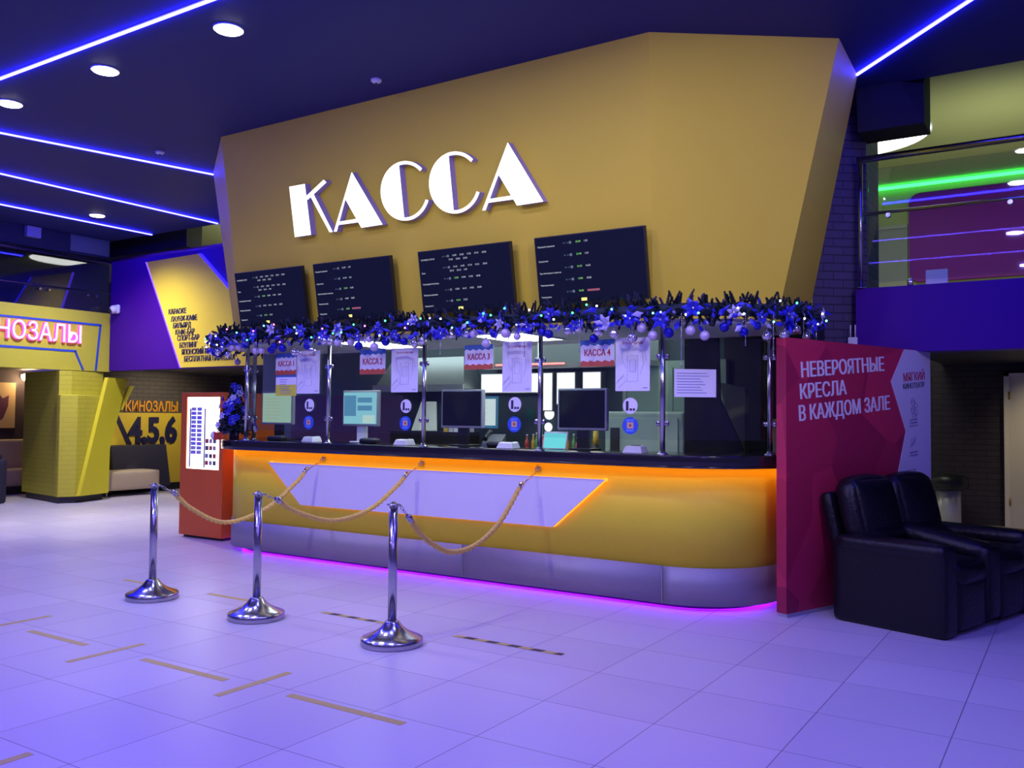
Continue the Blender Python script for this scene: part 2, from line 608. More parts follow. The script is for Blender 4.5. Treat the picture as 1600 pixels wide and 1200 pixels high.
# pale door at the right edge
dr = MB().box(-0.77, 0.15, 13.12, 13.17, 0.02, 2.02)
d1 = struct('door_1', dr, mat('cream_door_paint', (0.62, 0.58, 0.44), 0.5), 'pale cream door in the dark brick wall at the right edge', 'door')
MB().box(-0.83, -0.77, 13.08, 13.2, 0, 2.06).box(-0.83, 0.21, 13.08, 13.2, 2.02, 2.06).make('door_frame', mat('cream_frame_paint', (0.7, 0.66, 0.52), 0.5), d1)
for z in (0.35, 1.72):
    MB().lathe([(0.012, 0), (0.012, 0.1)], (-0.77, 13.08, z), 10).make('hinge', mat('brass', (0.4, 0.28, 0.1), 0.4, 0.9), d1)
MB().box(-0.42, -0.28, 13.112, 13.12, 1.84, 1.9).make('door_plate', GREYP, d1)

# ------------------------------------------------------------------ ticket booth front (leaning yellow fascia)
bot = [(-8.28, 8.01), (-8.35, 6.957), (-7.57, 6.40), (-2.805, 6.40), (-1.977, 6.997), (-2.019, 8.01)]
top = [(-8.70, 7.74), (-8.73, 6.90), (-7.54, 6.05), (-2.695, 6.05), (-1.51, 6.905), (-1.545, 7.74)]
fa = MB()
ZB = 2.36
n = len(bot)
fv = [(*p, ZB) for p in bot] + [(*p, H) for p in top]
fa.add(fv, [tuple(range(n - 1, -1, -1)), tuple(range(n, 2 * n))] + [(i, (i + 1) % n, n + (i + 1) % n, n + i) for i in range(n)])
fa.prism([(-8.32, 7.45)] + bot[1:5] + [(-1.99, 7.45)], 2.18, ZB)
struct('wall_booth', fa, OCHRE, 'leaning yellow fascia wall above the ticket counter', 'wall')

FO = Vector((0, 6.40, 2.38))
FE2 = Vector((0, -0.35, 1.96)).normalized()
FN = X1.cross(FE2)          # out of the wall, towards the hall


def fpt(x, s, off=0.0):
    return FO + X1 * x + FE2 * s + FN * off


# the five illuminated letters
sign = thing('ticket_office_sign', 'big glowing white sign КАССА on the yellow fascia above the screens', 'sign', fpt(-5.1, 0.85, 0.0))
SIDE = mat('lilac_letter_side', (0.45, 0.38, 0.62), 0.5)


def letter(polys):
    so = Vector(sign.location)
    sd, fc = MB(), MB()
    for p in polys:
        sd.slab(p, FO - so - FN * 0.01, X1, FE2, 0.088)
        fc.slab(p, FO - so + FN * 0.079, X1, FE2, 0.006)
    L = sd.make('letter', SIDE, sign)
    fc.make('lit_face', E_LETTER, L)


def arc(cx, cz, rx, rz, t, a0, a1, n=14):
    o, i = [], []
    for k in range(n + 1):
        a = math.radians(a0 + (a1 - a0) * k / n)
        o.append((cx + rx * math.cos(a), cz + rz * math.sin(a)))
        i.append((cx + (rx - t) * math.cos(a), cz + (rz - t) * math.sin(a)))
    return [[o[k], o[k + 1], i[k + 1], i[k]] for k in range(n)]


letter([[(-6.545, 0.85), (-6.327, 0.85), (-6.335, 1.342), (-6.545, 1.342)],
        [(-6.325, 1.226), (-6.319, 1.188), (-6.049, 1.320), (-6.078, 1.347)],
        [(-6.278, 1.222), (-6.072, 0.848), (-6.037, 0.848), (-6.236, 1.236)]])


def letter_a(ax, l0, l1, t0, t1, ix, iz, zt):
    letter([[(ax, zt), (ix, iz), (t0, 0.848), (t1, 0.85)],
            [(ax, zt), (l0, 0.848), (l1, 0.845), (ix, iz)],
            [(l1 + 0.045, 0.935), (l1 + 0.03, 0.905), (t0 - 0.025, 0.903), (t0 - 0.04, 0.936)]])


letter_a(-5.713, -6.016, -5.984, -5.664, -5.406, -5.828, 1.137, 1.367)
for cx, rx in ((-5.105, 0.282), (-4.548, 0.277)):
    half = [(cx - 0.042, 1.115 + 0.262)]
    half = [(cx + rx * math.cos(math.radians(a)), 1.117 + 0.263 * math.sin(math.radians(a))) for a in [98 + k * (164 / 20) for k in range(21)]]
    letter([half] + arc(cx, 1.117, rx, 0.263, 0.028, 40, 100) + arc(cx, 1.117, rx, 0.263, 0.028, 260, 334))
letter_a(-3.971, -4.283, -4.253, -3.931, -3.679, -4.089, 1.125, 1.368)

# ------------------------------------------------------------------ schedule screens, tilted forward
TVS = [(-7.452, 'leftmost', [('ЧЕЛОВЕК В ПУТИ', '12:40 15:20 17:55 19:10 20:20', '21:05 22:05 23:35'), ('Ёлки', '12:15 14:45 17:10 19:15 20:45', '22:10 22:15 1:40'),
                              ('Последний богатырь', '12:20 14:00 17:40 18:40', ''), ('Матрица времени', '15:20 16:15 19:55 22:05', ''), ('Зверолов 2', '12:10 15:25', '')]),
       (-6.311, 'second from the left', [('Портной поневоле', '21:30 1:10', ''), ('Сказители', '21:40 1:35', ''), ('Три богатыря и конь на', '12:10 16:35', ''),
                                          ('Чемпион мира', '14:00 18:50', ''), ('Эмигранты', '16:20', '')]),
       (-4.998, 'third from the left', [('ЧЕЛОВЕК В ПУТИ', '12:40 15:20 17:55 19:10 20:20', '21:05 22:05 23:35'), ('Ёлки', '12:15 14:45 17:10 19:15 20:45', '22:10 22:15 1:40'),
                                        ('Последний богатырь', '12:20 14:00 17:40 18:40', ''), ('Матрица времени', '15:20 16:15 19:55 22:05', ''), ('Зверолов 2', '12:10 15:25', '')]),
       (-3.773, 'rightmost', [('Портной поневоле', '23:40 1:55', ''), ('Сказители', '21:40 1:35', ''), ('Три богатыря и конь на', '12:10 16:35', ''),
                              ('Чемпион мира', '14:00 18:50', ''), ('Эмигранты', '16:20', '')])]
E_SCR = emit('navy_screen_glow', (0.012, 0.016, 0.075), 1.0)
E_TXT = emit('screen_text_white', (0.75, 0.8, 0.95), 0.75)
E_TXG = emit('screen_text_green', (0.35, 1.0, 0.25), 0.8)
E_TXY = emit('screen_text_yellow', (1.0, 0.95, 0.25), 1.2)
E_DIM = emit('screen_text_dim', (0.3, 0.38, 0.6), 0.45)
E_RED = emit('screen_red_bar', (0.55, 0.16, 0.28), 0.6)
SCREEN = mat('black_screen_glass', (0.006, 0.007, 0.012), 0.12)
nt = SCREEN.node_tree
nt.nodes['Principled BSDF'].inputs['Emission Color'].default_value = (0.10, 0.16, 0.50, 1)
nt.nodes['Principled BSDF'].inputs['Emission Strength'].default_value = 0.022
for x0, which, rows in TVS:
    t = thing('schedule_screen', 'black flat screen of show times, %s of four under the big sign' % which, 'screen',
              fpt(x0, 0.0, 0.12), 0, 'schedule screens on the yellow fascia')
    so = Vector(t.location)

    def P(a, b, off):
        return fpt(x0 + a, b, 0.12 + off) - so
    MB().slab([(0, 0), (0.985, 0), (0.985, 0.562), (0, 0.562)], P(0, 0, -0.045), X1, FE2, 0.045).make('screen_body', BLACK, t, bevel=0.004)
    g = MB().slab([(0.011, 0.016), (0.974, 0.016), (0.974, 0.551), (0.011, 0.551)], P(0, 0, 0.0), X1, FE2, 0.0015).make('display', SCREEN, t)
    tx, tg, td, ty = MB(), MB(), MB(), MB()
    for k, (ttl, a, b) in enumerate(rows):
        z = 0.475 - k * 0.098
        tx.text(ttl, P(0.03, z - (0.02 if k else 0.0), 0.0018), X1, FE2, 0.013, t=0.0006)
        td.text('2D  12+', P(0.27, z + 0.015, 0.0018), X1, FE2, 0.011, t=0.0006)
        td.slab([(0.335 + 0.012 * math.cos(q * 0.63), z + 0.02 + 0.012 * math.sin(q * 0.63)) for q in range(10)], P(0, 0, 0.0018), X1, FE2, 0.0006)
        first = a.split(' ')[0]
        (tg if (which == 'rightmost' or k in (2, 4)) else tx).text(first, P(0.385, z + 0.015, 0.0018), X1, FE2, 0.015, t=0.0006)
        for q, s in enumerate(a.split(' ')[1:]):
            tx.text(s, P(0.385 + 0.078 * (q + 1), z + 0.015, 0.0018), X1, FE2, 0.015, t=0.0006)
        for q, s in enumerate(b.split(' ') if b else []):
            tx.text(s, P(0.34 + 0.078 * q, z - 0.018, 0.0018), X1, FE2, 0.015, t=0.0006)
    tx.make('white_text', E_TXT, g)
    tg.make('green_text', E_TXG, g)
    td.make('dim_text', E_DIM, g)
    MB().slab([(0.40, 0.022), (0.45, 0.022), (0.45, 0.046), (0.40, 0.046)], P(0, 0, 0.0018), X1, FE2, 0.0006).make('yellow_tag', E_TXY, g)
    if len(rows[0][2]) == 0:
        MB().slab([(0.46, 0.095), (0.57, 0.095), (0.57, 0.112), (0.46, 0.112)], P(0, 0, 0.0018), X1, FE2, 0.0006).make('red_tag', E_RED, g)
    MB().slab([(0.4, 0.2), (0.58, 0.2), (0.58, 0.36), (0.4, 0.36)], P(0, 0, -0.117), X1, FE2, 0.072).make('wall_bracket', DARK, t)

# ------------------------------------------------------------------ ticket counter
ctr = thing('ticket_counter', 'long yellow ticket counter with rounded ends, black top and steel plinth', 'counter', (-4.97, 6.27, 0))
CO = Vector((4.97, -6.27, 0))


def C(mb, name, mats, parent=None, **kw):
    mb.v = [tuple(Vector(v) + CO) for v in mb.v]
    return mb.make(name, mats, parent or ctr, **kw)


# steel plinth in three sheets with a fine bright seam between
pl_out, pl_in = rounded_front(0.0), rounded_front(-0.04)
cut = [0, 15, 16, len(pl_out)]
full_o = pl_out[:16] + [(-4.526, 6.27)] + pl_out[16:]
full_i = pl_in[:16] + [(-4.526, 6.31)] + pl_in[16:]
for a, b in ((0, 17), (16, 18), (17, len(full_o))):
    C(band(full_o[a:b], full_i[a:b], 0.045, 0.325), 'plinth_panel', STEEL)
for sx in (-4.526, -2.668):
    C(MB().box(sx - 0.004, sx + 0.004, 6.266, 6.272, 0.045, 0.325), 'panel_seam', CHROME)
C(band(rounded_front(-0.12), rounded_front(-0.14), 0.026, 0.044), 'floor_light_line', E_UNDER)
C(band(rounded_front(-0.145), rounded_front(-0.2), 0.0, 0.06), 'foot', BLACK)
# yellow body
C(band(rounded_front(-0.012), rounded_front(-0.06), 0.325, 1.085), 'front_panel', YELLOW)
C(band(rounded_front(0.055), rounded_front(0.030), 1.077, 1.085), 'amber_light_line', E_ORANGE)
C(band(rounded_front(0.119), rounded_front(0.104), 1.071, 1.085), 'worktop_lip', BLACKTOP)
# black top
wt = MB()
oo, ii = rounded_front(0.12), rounded_front(-0.55)
band(oo, ii, 1.085, 1.165, wt)
C(wt, 'worktop', BLACKTOP, bevel=0.006)
# raised white trapezoid with amber light behind its rim
tz = [(-6.46, 0.552), (-3.60, 0.552), (-3.13, 0.955), (-6.93, 0.955)]
C(MB().slab(tz, (0, 6.238, 0), X1, Z1, 0.014), 'white_panel', mat('white_gloss_panel', (0.80, 0.79, 0.84), 0.3))
rim = MB()
for i in range(4):
    (a0, b0), (a1, b1) = tz[i], tz[(i + 1) % 4]
    d = Vector((a1 - a0, 0, b1 - b0)).normalized()
    nv = Vector((d.z, 0, -d.x))
    q0, q1 = Vector((a0, 6.262, b0)), Vector((a1, 6.262, b1))
    vs = []
    for p in (q0, q1):
        for u in (-0.016, 0.001):
            for y in (-0.018, 0.016):
                vs.append(p + nv * u + Vector((0, y, 0)))
    rim.add(vs, [(0, 1, 3, 2), (4, 6, 7, 5), (0, 4, 5, 1), (2, 3, 7, 6), (0, 2, 6, 4), (1, 5, 7, 3)])
C(rim, 'panel_light_rim', E_ORANGE2)
HOOKS = [(-6.206, 1.02), (-4.989, 1.022), (-3.765, 1.022)]
for hx, hz in HOOKS:
    hk = C(MB().lathe([(0.024, 0), (0.024, 0.006), (0.012, 0.01)], (0, 0, 0), 14), 'rope_hook', CHROME)
    hk.data.transform(Matrix.Translation((hx + 4.97, -0.035 + 0.04, hz)) @ Matrix.Rotation(math.pi / 2, 4, 'X') @ Matrix.Translation(-CO))
    ring = [(hx + 4.97 + 0.018 * math.cos(a * 0.785), -0.02 + 0.004, hz - 0.014 + 0.018 * math.sin(a * 0.785)) for a in range(8)]
    MB().tube(ring, 0.004, 6, closed=True).make('ring', CHROME, hk)

# ------------------------------------------------------------------ booth: canopy, interior walls
can = MB()
out = rounded_front(0.10, 7.5)
can.prism(out, 2.15, 2.18)
struct('ceiling_booth', can, mat('pale_booth_ceiling', (0.62, 0.66, 0.64), 0.7), 'white low ceiling over the ticket counter edged with garland', 'ceiling')
struct('wall_booth_back', MB().box(-9.6, -2.02, 8.5, 8.6, 0, 2.4), TEAL, 'dark teal back wall inside the ticket booth', 'wall')
struct('wall_booth_right', MB().box(-1.98, -1.9, 7.5, 8.08, 0, 2.35), mat('near_black_laminate', (0.02, 0.018, 0.03), 0.35), 'dark side wall inside the booth on the right', 'wall')
struct('wall_booth_left', MB().box(-8.6, -6.75, 8.1, 8.16, 0, 1.68), VIOLETWALL, 'dark violet half wall inside the booth on the left', 'wall')
struct('ceiling_booth_back', MB().box(-9.6, -2.02, 7.52, 8.6, 2.40, 2.46), DARK, 'dark rear ceiling inside the booth', 'ceiling')

for (x0, x1_, y0, y1_), lab in (((-6.10, -5.62, 6.25, 7.1), 'left square light panel in the booth ceiling above till 2'),
                                ((-4.46, -3.92, 6.25, 6.95), 'right square light panel in the booth ceiling above till 3')):
    t = thing('ceiling_light_panel', lab, 'ceiling light', ((x0 + x1_) / 2, (y0 + y1_) / 2, 2.15), 0, 'square light panels in the booth ceiling')
    a, b = (x1_ - x0) / 2, (y1_ - y0) / 2
    MB().box(-a, a, -b, b, -0.012, -0.006).make('diffuser', E_PANEL, t)
    fr = MB().box(-a - 0.02, -a, -b - 0.02, b + 0.02, -0.014, 0).box(a, a + 0.02, -b - 0.02, b + 0.02, -0.014, 0)
    fr.box(-a, a, -b - 0.02, -b, -0.014, 0).box(-a, a, b, b + 0.02, -0.014, 0).make('frame', WHITE, t)

# hood shelf with a red light line
sh = thing('hood_shelf', 'long grey overhead shelf with a red light line on the booth back wall', 'shelf', (-4.7, 8.3, 2.0))
MB().box(-0.98, 1.1, -0.15, 0.2, -0.03, 0.02).make('shelf_board', mat('pale_grey_metal', (0.45, 0.5, 0.5), 0.4), sh)
MB().box(-0.98, 1.1, 0.05, 0.2, 0.02, 0.3).make('shelf_back', mat('mid_grey_metal', (0.16, 0.19, 0.21), 0.5), sh)
MB().box(-0.75, 0.12, -0.16, -0.15, 0.0, 0.016).make('light_line', emit('red_led', (1.0, 0.22, 0.2), 3), sh)
t = thing('range_hood', 'broad steel extractor hood over the back counter behind tills 2 and 3', 'hood', (-6.3, 8.2, 1.75))
MB().add([(-0.9, -0.1, 0), (0.45, -0.1, 0), (0.45, 0.28, 0), (-0.9, 0.28, 0), (-0.75, 0.1, 0.38), (0.3, 0.1, 0.38), (0.3, 0.28, 0.38), (-0.75, 0.28, 0.38)],
         [(0, 3, 2, 1), (4, 5, 6, 7), (0, 1, 5, 4), (1, 2, 6, 5), (2, 3, 7, 6), (3, 0, 4, 7)]).make('hood_body', mat('hood_steel', (0.22, 0.25, 0.27), 0.35, 0.6), t)
MB().box(-0.9, 0.45, -0.12, -0.1, -0.03, 0.05).make('hood_lip', mat('hood_lip_metal', (0.4, 0.45, 0.45), 0.35, 0.4), t)

for (x0, x1_, z0, z1_, lab) in ((-5.80, -4.98, 1.70, 1.93, 'wide white light box on the booth back wall behind the third notice'),
                                (-4.97, -4.84, 1.50, 1.93, 'narrow white light box just left of the post between tills 3 and 4'),
                                (-4.80, -4.56, 1.57, 1.93, 'white light box just right of the post between tills 3 and 4'),
                                (-4.48, -4.25, 1.52, 1.93, 'white light box behind the black monitor of till 4')):
    t = thing('light_box', lab, 'light box', ((x0 + x1_) / 2, 8.36, z0), 0, 'white light boxes on the booth back wall')
    a = (x1_ - x0) / 2
    MB().box(-a, a, 0.0, 0.12, 0, z1_ - z0).make('casing', GREYP, t)
    MB().box(-a + 0.012, a - 0.012, -0.004, 0.0, 0.012, z1_ - z0 - 0.012).make('lit_face', E_BOX, t)

# back counter with cupboards under
bc = thing('back_counter', 'dark low counter along the back wall inside the booth', 'counter', (-5.2, 8.05, 0))
MB().box(-0.38, 0.95, -0.1, 0.44, 0, 1.0).make('cupboard_body', BLACK, bc)
MB().box(-0.38, 0.95, -0.14, 0.44, 1.0, 1.04).make('counter_top', mat('grey_laminate', (0.2, 0.22, 0.22), 0.4), bc)

# blue framed price sheet
t = thing('price_sheet', 'white printed sheet in a blue frame behind the third monitor', 'sheet', (-5.46, 8.02, 1.31))
MB().slab([(-0.13, 0), (0.13, 0), (0.13, 0.35), (-0.13, 0.35)], (0, 0, 0), X1, Z1, 0.012).make('frame', mat('sky_blue_plastic', (0.10, 0.38, 0.6), 0.4), t)
MB().slab([(-0.105, 0.03), (0.105, 0.03), (0.105, 0.32), (-0.105, 0.32)], (0, -0.0122, 0), X1, Z1, 0.002).make('paper', emit('glowing_sheet', (0.85, 1.0, 1.0), 0.75), t)  # the light on the paper is put in as its own glow
tt = MB()
for k in range(9):
    tt.slab([(-0.08, 0.27 - k * 0.026), (-0.08 + 0.05 + 0.1 * random.random(), 0.27 - k * 0.026), (-0.05, 0.274 - k * 0.026), (-0.08, 0.274 - k * 0.026)], (0, -0.0145, 0), X1, Z1, 0.001)
tt.make('text_lines', GREYP, t)
MB().box(-0.02, 0.02, 0.0, 0.05, -0.275, 0.02).make('stand', DARK, t)
# glowing white discs that stand in for light reflections, and a green sticker
for x, z, r, lab, mm in ((-4.79, 1.47, 0.062, 'larger round white reflection disc on the teal back wall beside the post of till 4', E_BOX),
                         (-4.80, 1.33, 0.05, 'smaller round white reflection disc below another on the teal back wall', E_BOX),
                         (-5.03, 1.47, 0.06, 'round dark green sticker on the back wall left of the post', mat('dark_green_print', (0.02, 0.16, 0.13), 0.5))):
    o = MB().slab([(r * math.cos(a * 0.3142), r * math.sin(a * 0.3142)) for a in range(20)], (0, 0, 0), X1, Z1, 0.004).make('round_disc', mm, None, (x, 8.2, z))
    tag(o, lab, 'sticker')
    o.location.y = 8.495
    k = 8.495 / 8.2
    o.location.x *= k
    o.location.z = CAMH + (z - CAMH) * k

# grey green cabinet and tall cupboard
t = thing('metal_cabinet', 'grey green metal cabinet with rounded corner behind till 4', 'cabinet', (-3.56, 7.9, 0))
MB().box(-0.42, 0.42, 0, 0.45, 0, 1.5).make('body', SAFE, t, bevel=0.03, seg=3)
MB().box(-0.36, 0.36, -0.012, 0, 0.85, 1.44).make('door', SAFE, t, bevel=0.008)
MB().box(0.2, 0.36, -0.018, -0.012, 0.9, 1.3).make('panel', SAFE, t, bevel=0.006)
MB().box(-0.34, -0.25, -0.03, -0.012, 1.12, 1.34).make('lock', DARK, t)
t = thing('tall_cupboard', 'tall grey green cupboard standing behind the metal cabinet', 'cupboard', (-3.65, 8.42, 0))
MB().box(-0.36, 0.75, -0.05, 0.07, 0, 2.02).make('body', mat('grey_green_board', (0.32, 0.45, 0.38), 0.5), t)
MB().box(-0.3, 0.2, -0.062, -0.05, 0.1, 1.95).make('door', mat('grey_green_door', (0.36, 0.50, 0.43), 0.5), t)
MB().box(-0.34, -0.31, -0.07, -0.05, 0.1, 1.95).make('edge_strip', mat('pale_edge', (0.5, 0.55, 0.5), 0.4), t)

# black sloped partition at the right end
t = thing('sloping_partition', 'black panel with a sloping edge at the right end of the booth', 'partition', (-2.95, 7.75, 0))
MB().slab([(-0.12, 0), (0.50, 0), (0.46, 1.1), (0.22, 1.62), (0.20, 2.3), (-0.12, 2.3)], (0, 0, 0), X1, Z1, 0.03).make('panel', mat('near_black_panel', (0.012, 0.012, 0.018), 0.25), t)
o = MB().box(-0.45, 0.45, -0.02, 0, 0, 2.39).make('darkening_sheet', mat('near_black_board', (0.014, 0.012, 0.022), 0.4), None, (-2.5, 8.48, 0))  # added sheet that darkens the right end of the back wall
tag(o, 'dark sheet darkening the booth back wall at the right end behind the slanted duct', 'board')
t = thing('ventilation_duct', 'grey green slanted duct beyond the black sloping panel', 'duct', (-2.42, 8.0, 0))
MB().slab([(-0.30, 1.1), (-0.20, 1.1), (-0.20, 1.72), (-0.44, 1.78)], (0, 0.2, 0), X1, Z1, 0.12).make('duct_body', mat('olive_grey_metal', (0.17, 0.19, 0.14), 0.5), t)
MB().box(-0.3, 0.0, 0.1, 0.22, 0.0, 1.1).make('duct_base', DARK, t)
t = thing('small_box', 'small pale box with a glowing yellow edge at the right end of the booth', 'box', (-2.26, 8.0, 1.1))
MB().box(-0.09, 0.08, 0, 0.12, 0, 0.34).make('carton', mat('pale_olive_card', (0.3, 0.32, 0.16), 0.6), t)
MB().box(-0.10, -0.085, -0.006, 0.0, 0.02, 0.25).make('glow_edge', emit('yellow_glow', (0.8, 1.0, 0.05), 1.2), t)  # glowing strip stands in for yellow light on the carton
MB().box(-0.12, 0.12, 0, 0.2, -1.1, 0).make('stand', DARK, t)

# ------------------------------------------------------------------ glass front
POSTS = [(-7.55, 6.57), (-7.26, 6.22), (-6.08, 6.20), (-4.915, 6.20), (-3.71, 6.20), (-2.638, 6.20), (-1.975, 6.69)]
PLAB = ['steel post at the left end of the counter glass, behind the first one', 'steel glass post beside the small fir tree', 'steel glass post between tills 1 and 2',
        'steel glass post between tills 2 and 3', 'steel glass post between tills 3 and 4', 'steel glass post right of till 4', 'steel glass post at the right end next to the red banner']
for (px, py), lab in zip(POSTS, PLAB):
    t = thing('glass_post', lab, 'post', (px, py, 1.165), 0, 'steel posts of the counter glass')
    MB().lathe([(0.020, 0), (0.020, 0.985)], (0, 0, 0), 14).make('tube', CHROME, t)
    MB().lathe([(0.042, 0), (0.042, 0.008), (0.026, 0.016), (0.022, 0.03)], (0, 0, 0), 18).make('base_flange', CHROME, t)
    for z in (0.235, 0.74):
        for sx in (-1, 1):
            MB().pillow((sx * 0.034, 0, z), (0.036, 0.028, 0.042), 0.012, n=4).make('clamp', CHROME, t)
PANEL = ['end glass pane beside the small fir tree', 'glass pane in front of till 1', 'glass pane in front of till 2', 'glass pane in front of till 3', 'glass pane in front of till 4',
         'empty glass pane at the right end carrying the wide notice']
for i, lab in enumerate(PANEL):
    a, b = Vector((*POSTS[i], 0)), Vector((*POSTS[i + 1], 0))
    d = (b - a).normalized()
    L = (b - a).length
    t = MB().slab([(0.04, 0), (L - 0.04, 0), (L - 0.04, 0.775), (0.04, 0.775)], (0, 0, 0), d, Z1, 0.008).make('glass_screen', GLASS, None, (a.x, a.y, 1.275))
    tag(t, lab, 'glass pane', 'glass panes over the counter')

GY = 6.186      # papers are stuck on the hall side of the panes
INKB = mat('blue_grey_ink', (0.18, 0.16, 0.5), 0.6)
INKR = mat('red_ink', (0.42, 0.02, 0.07), 0.6)
INKT = mat('blue_print', (0.05, 0.14, 0.42), 0.6)
INKO = mat('orange_red_print', (0.55, 0.10, 0.05), 0.6)


def wavy(x0, x1, za, zb, amp, n, flip=False):
    pts = [(x0, za), (x1, za)]
    for k in range(n + 1):
        x = x1 + (x0 - x1) * k / n
        pts.append((x, zb + amp * math.sin(k * 2.1)))
    return pts


for i, (x0, x1_, z0, z1_) in enumerate([(-6.80, -6.51, 1.835, 2.05), (-5.67, -5.358, 1.82, 2.05), (-4.463, -4.167, 1.84, 2.05), (-3.33, -3.033, 1.84, 2.05)]):
    t = thing('till_sign', 'white till sign КАССА %d with blue top and red foot on the glass' % (i + 1), 'sign', (x0, GY, z0), 0, 'till number signs on the counter glass')
    w, h = x1_ - x0, z1_ - z0
    MB().slab([(0, 0), (w, 0), (w, h), (0, h)], (0, 0, 0), X1, Z1, 0.002).make('sheet', PAPER, t)
    MB().slab(wavy(0, w, h, h * 0.80, 0.008, 14), (0, -0.0021, 0), X1, Z1, 0.0006).make('blue_print', INKT, t)
    MB().slab(wavy(0, w, 0, h * 0.2, 0.008, 14), (0, -0.0021, 0), X1, Z1, 0.0006).make('orange_print', INKO, t)
    MB().text('КАССА %d' % (i + 1), (w * 0.12, -0.0021, h * 0.40), X1, Z1, h * 0.25, w * 0.76, 0.008, 0.0008, fat=0.03).make('lettering', INKR, t)
for i, (x0, x1_, z0, z1_) in enumerate([(-6.498, -6.191, 1.645, 2.065), (-5.285, -4.975, 1.65, 2.05), (-4.072, -3.784, 1.645, 2.065), (-3.023, -2.736, 1.645, 2.055)]):
    lab = ['left of the first inner post', 'left of the post between tills 2 and 3', 'left of the post between tills 3 and 4', 'right of the КАССА 4 sign'][i]
    t = thing('notice_poster', 'tall white notice headed Без очереди, %s' % lab, 'poster', (x0, GY, z0), 0, 'tall white notices on the counter glass')
    w, h = x1_ - x0, z1_ - z0
    MB().slab([(0, 0), (w, 0), (w, h), (0, h)], (0, 0, 0), X1, Z1, 0.002).make('sheet', PAPER, t)
    MB().text('Без очереди', (w * 0.2, -0.0021, h * 0.88), X1, Z1, h * 0.045, w * 0.6, 0.014, 0.0008).make('heading', INKR, t)
    ln = MB()
    dr_ = [[(0.35, 0.18), (0.66, 0.18), (0.66, 0.66), (0.35, 0.66), (0.35, 0.18)], [(0.42, 0.36), (0.6, 0.36), (0.6, 0.58), (0.42, 0.58), (0.42, 0.36)],
           [(0.02, 0.14), (0.24, 0.28), (0.32, 0.2), (0.1, 0.06)], [(0.05, 0.18), (0.26, 0.32)], [(0.15, 0.7), (0.3, 0.8), (0.6, 0.82), (0.8, 0.72), (0.82, 0.5), (0.72, 0.3)],
           [(0.7, 0.72), (0.86, 0.76), (0.9, 0.56)], [(0.2, 0.74), (0.22, 0.55), (0.32, 0.42)]]
    for pl in dr_:
        ln.tube([(a * w, -0.003, b * h) for a, b in pl], 0.0008, 4)
    for k in range(5):
        ln.box(w * 0.15, w * (0.6 + 0.25 * random.random()), -0.0035, -0.002, h * (0.8 - 0.012 * k), h * (0.8 - 0.012 * k) + 0.0012)
    ln.make('line_drawing', INKB, t)
    MB().text('кино', (w * 0.8, -0.0021, h * 0.05), X1, Z1, h * 0.025, w * 0.14, 0.012, 0.0008).make('small_mark', INKB, t)
t = thing('price_notice', 'small notice, white above and yellow below, under the КАССА 1 sign', 'notice', (-6.795, GY, 1.625))
MB().slab([(0, 0), (0.29, 0), (0.29, 0.205), (0, 0.205)], (0, 0, 0), X1, Z1, 0.002).make('sheet', PAPER, t)
MB().slab([(0, 0), (0.29, 0), (0.29, 0.11), (0, 0.11)], (0, -0.0021, 0), X1, Z1, 0.0006).make('yellow_print', mat('yellow_print', (0.7, 0.66, 0.05), 0.6), t)
MB().slab([(0, 0.185), (0.29, 0.185), (0.29, 0.205), (0, 0.205)], (0, -0.0021, 0), X1, Z1, 0.0006).make('blue_print', INKT, t)
tl_ = MB()
for k in range(7):
    tl_.box(0.06, 0.14 + 0.12 * random.random(), -0.004, -0.0026, 0.025 + k * 0.022, 0.030 + k * 0.022)
tl_.make('text_lines', INKB, t)
d6 = (Vector((*POSTS[6], 0)) - Vector((*POSTS[5], 0))).normalized()
q = Vector((*POSTS[5], 0)) + d6 * 0.085 - d6.cross(Z1) * -0.012
t = thing('wide_notice', 'wide white printed notice on the glass at the right end of the counter', 'notice', (q.x, q.y, 1.60), math.atan2(d6.y, d6.x))
MB().slab([(0, 0), (0.32, 0), (0.32, 0.21), (0, 0.21)], (0, 0, 0), X1, Z1, 0.002).make('sheet', PAPER, t)
tl_ = MB()
for k in range(8):
    tl_.box(0.02, 0.16 + 0.13 * random.random(), -0.004, -0.0026, 0.03 + k * 0.021, 0.034 + k * 0.021)
tl_.make('text_lines', INKB, t)


def disc(r, n=24):
    return [(r * math.cos(2 * math.pi * a / n), r * math.sin(2 * math.pi * a / n)) for a in range(n)]


